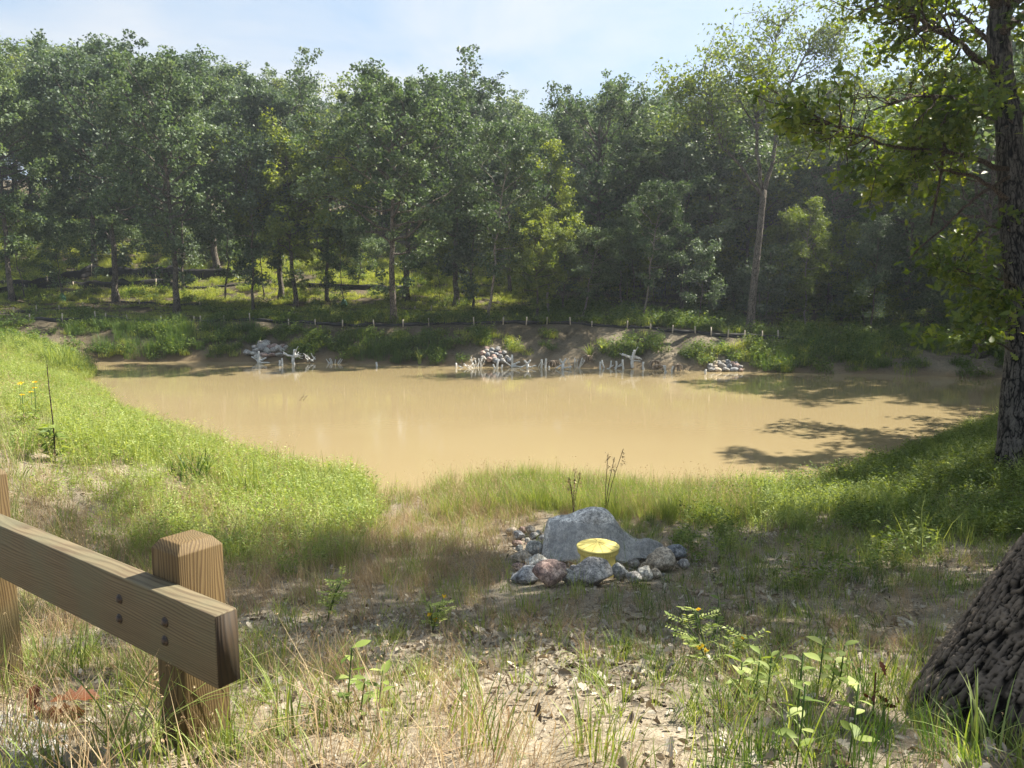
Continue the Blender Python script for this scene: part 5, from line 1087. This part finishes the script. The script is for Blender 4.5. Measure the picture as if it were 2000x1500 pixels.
P = sample(R_, 9000, 1.5, 16, 3, 18, lambda x, y, d, u, v: ((d > .0) & (u > 1400) & (v < 1100))*sstep(.55, .68, nz2(x, y, 1.3, 171))*.4*(1-.6*bare(x, y, u, v)))
scatter('mound_herbs', 'weed', P, R_, .6, 1.25, 'taller lighter herbs standing out of the right hand ground cover', 'herbs', .25)
P = sample(R_, 9000, 1.5, 16, 3, 18, lambda x, y, d, u, v: ((d > .0) & (u > 1400))*sstep(.5, .68, nz2(x, y, .9, 181))*.5*(1-.6*bare(x, y, u, v)))
scatter('mound_grass', 'tuft', P, R_, .5, 1.0, 'grass tufts on the right hand mound', 'grass', .25)
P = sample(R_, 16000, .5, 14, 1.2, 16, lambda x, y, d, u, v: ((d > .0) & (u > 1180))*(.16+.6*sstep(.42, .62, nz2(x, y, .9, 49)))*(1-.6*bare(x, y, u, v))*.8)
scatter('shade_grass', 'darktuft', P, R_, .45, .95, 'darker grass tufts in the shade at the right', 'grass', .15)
P = sample(R_, 9000, -6, 6, 1.2, 4.5, lambda x, y, d, u, v: (v > 1300)*sstep(.46, .66, nz2(x, y, 1.9, 59))*.36*np.where((u > 560) & (u < 1250), .45, 1))
scatter('foreground_grass', 'tuft', P, R_, .35, .7, 'fresh grass blades along the bottom of the picture', 'grass', .15, .75)
P = sample(R_, 20000, -4, -1.0, .8, 3.2, lambda x, y, d, u, v: sstep(150, 60, u)*sstep(1380, 1430, v)*.95)
scatter('gravel', 'gravel', P, R_, .5, 1.3, 'grey crushed gravel in the lower left corner', 'gravel', .6)
# far side
def bare_far(x, y, d, u): return sstep(.35, .6, nz2(x, y*1.6, .8, 69)+.35*np.exp(-((u-1060)/130)**2)-.40*np.exp(-((u-560)/230)**2)-.2-.42*np.exp(-((u-1520)/170)**2)+.25*np.exp(-((u-90)/110)**2)+.3*np.exp(-((u-1780)/120)**2)*(d < 2))*(d < 3.2)
P = sample(R_, 12000, -32, 36, 23, 40, lambda x, y, d, u, v: (farm(x, y) & (d > .02) & (d < 3.4))*(1-.86*bare_far(x, y, d, u))*.55)
scatter('bank_brush', 'fardark', P, R_, .55, 1.15, 'dark leafy brush on the steep far bank', 'brush')
P = sample(R_, 9000, -32, 36, 23, 40, lambda x, y, d, u, v: (farm(x, y) & (d > .05) & (d < 3.2))*sstep(.38, .6, nz2(x, y, .55, 131))*(1-.7*bare_far(x, y, d, u))*.8)
scatter('bank_herbs', 'farclump', P, R_, .5, 1.1, 'lighter green herbs dotted over the far bank', 'herbs', .1, 1.3)
P = sample(R_, 7000, -32, 36, 23, 40, lambda x, y, d, u, v: (farm(x, y) & (d > .05) & (d < 2.6))*(1-bare_far(x, y, d, u))*sstep(.4, .6, nz2(x, y, .35, 79)+.3*np.exp(-((u-260)/110)**2))*.8)
scatter('bank_grass', 'bankgrass', P, R_, .6, 1.1, 'tall green grass on the far bank', 'grass', .1)
P = sample(R_, 26000, -60, 60, 27, 66, lambda x, y, d, u, v: (farm(x, y) & (d > 3.0))*np.where(u < 1080, .85, .35)*(.5+.5*sstep(.3, .5, nz2(x, y, .35, 89)))*np.where(y > 55, .5, 1))
scatter('hillside_grass', 'farclump', P, R_, .6, 1.3, 'sunlit meadow grass and herbs on the far hillside', 'meadow', .1, .6+.7*sstep(8, 18, sdist(P[:, 0], P[:, 1])))
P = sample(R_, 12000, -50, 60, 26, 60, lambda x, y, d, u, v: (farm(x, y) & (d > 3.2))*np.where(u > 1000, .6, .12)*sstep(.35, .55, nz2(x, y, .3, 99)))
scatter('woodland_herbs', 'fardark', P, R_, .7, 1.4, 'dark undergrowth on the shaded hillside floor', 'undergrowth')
# leaf litter
def litter():
    rng = np.random.default_rng(3); P = sample(rng, 170000, -6, 11, 1.2, 11.5, lambda x, y, d, u, v: (d > .3)*np.clip(.22+1.0*bare(x, y, u, v)+.35*sstep(1200, 1500, u)+.25*sstep(1150, 1250, v), 0, 1)*sstep(.25, .5, nz2(x, y, 1.5, 111))*np.where(y < 5, .8, .55), False)
    P[:, 2] += rng.uniform(.002, .02, len(P)); mb = MB(); half = rng.uniform(0, 1, len(P)) < .3
    lobed_leaves(mb, P[half], .055, rng, 1.2); lobed_leaves(mb, P[~half], .034, rng, 1.0, None, OVAL); Q = sample(rng, 150000, -5, 9, 1.2, 8, lambda x, y, d, u, v: (d > .3)*np.clip(.3+.8*bare(x, y, u, v), 0, 1)*.5, False); Q[:, 2] += .004; quad_leaves(mb, Q, .014, rng, 1.5, .6); tag(mb.obj('leaf_litter', M['litter'], attr='tone'), 'pale dead oak leaves strewn over the foreground soil', 'leaf litter', kind='stuff')
    P = sample(rng, 5000, -5, 9, 1.2, 10, lambda x, y, d, u, v: (d > .3)*np.clip(.25+bare(x, y, u, v), 0, 1)*.8); P[:, 2] += .008; n = len(P); mb = MB(); a = rng.uniform(0, 6.28, n); l = rng.uniform(.03, .14, n)
    D_ = np.stack([np.cos(a)*l, np.sin(a)*l, rng.normal(0, .1, n)*l], -1); s_ = np.stack([-np.sin(a), np.cos(a), 0*a], -1)*.0025; V = np.stack([P-s_, P+s_, P+D_+s_*.5, P+D_-s_*.5, P+[0, 0, .004], P+D_+[0, 0, .003]], 1).reshape(-1, 3)
    F = (np.array([[0, 4, 5, 3], [4, 1, 2, 5]])[None]+(np.arange(n)*6)[:, None, None]).reshape(-1, 4); mb.add(V, F, np.repeat(rng.uniform(0, .5, n), 6)); tag(mb.obj('twig_litter', M['litter'], attr='tone'), 'tiny dead twigs scattered over the soil', 'twigs', kind='stuff')
litter()

# ------------------------------------------------------------------ summer haze
def haze():
    m, t = new_mat('summer_haze'); pv = N(t, 'ShaderNodeVolumePrincipled'); pv.inputs['Density'].default_value = .0009; pv.inputs['Color'].default_value = (.80, .88, 1, 1); pv.inputs['Anisotropy'].default_value = .45
    o = N(t, 'ShaderNodeOutputMaterial'); t.links.new(pv.outputs[0], o.inputs['Volume'])
    mb = MB(); z0, z1 = -8.0, 46.0; box(mb, (0, 0, (z0+z1)/2), (275, 275, (z1-z0)/2)); tag(mb.obj('haze', m), 'thin summer haze over the pond and the wood', 'haze', kind='stuff')
haze()
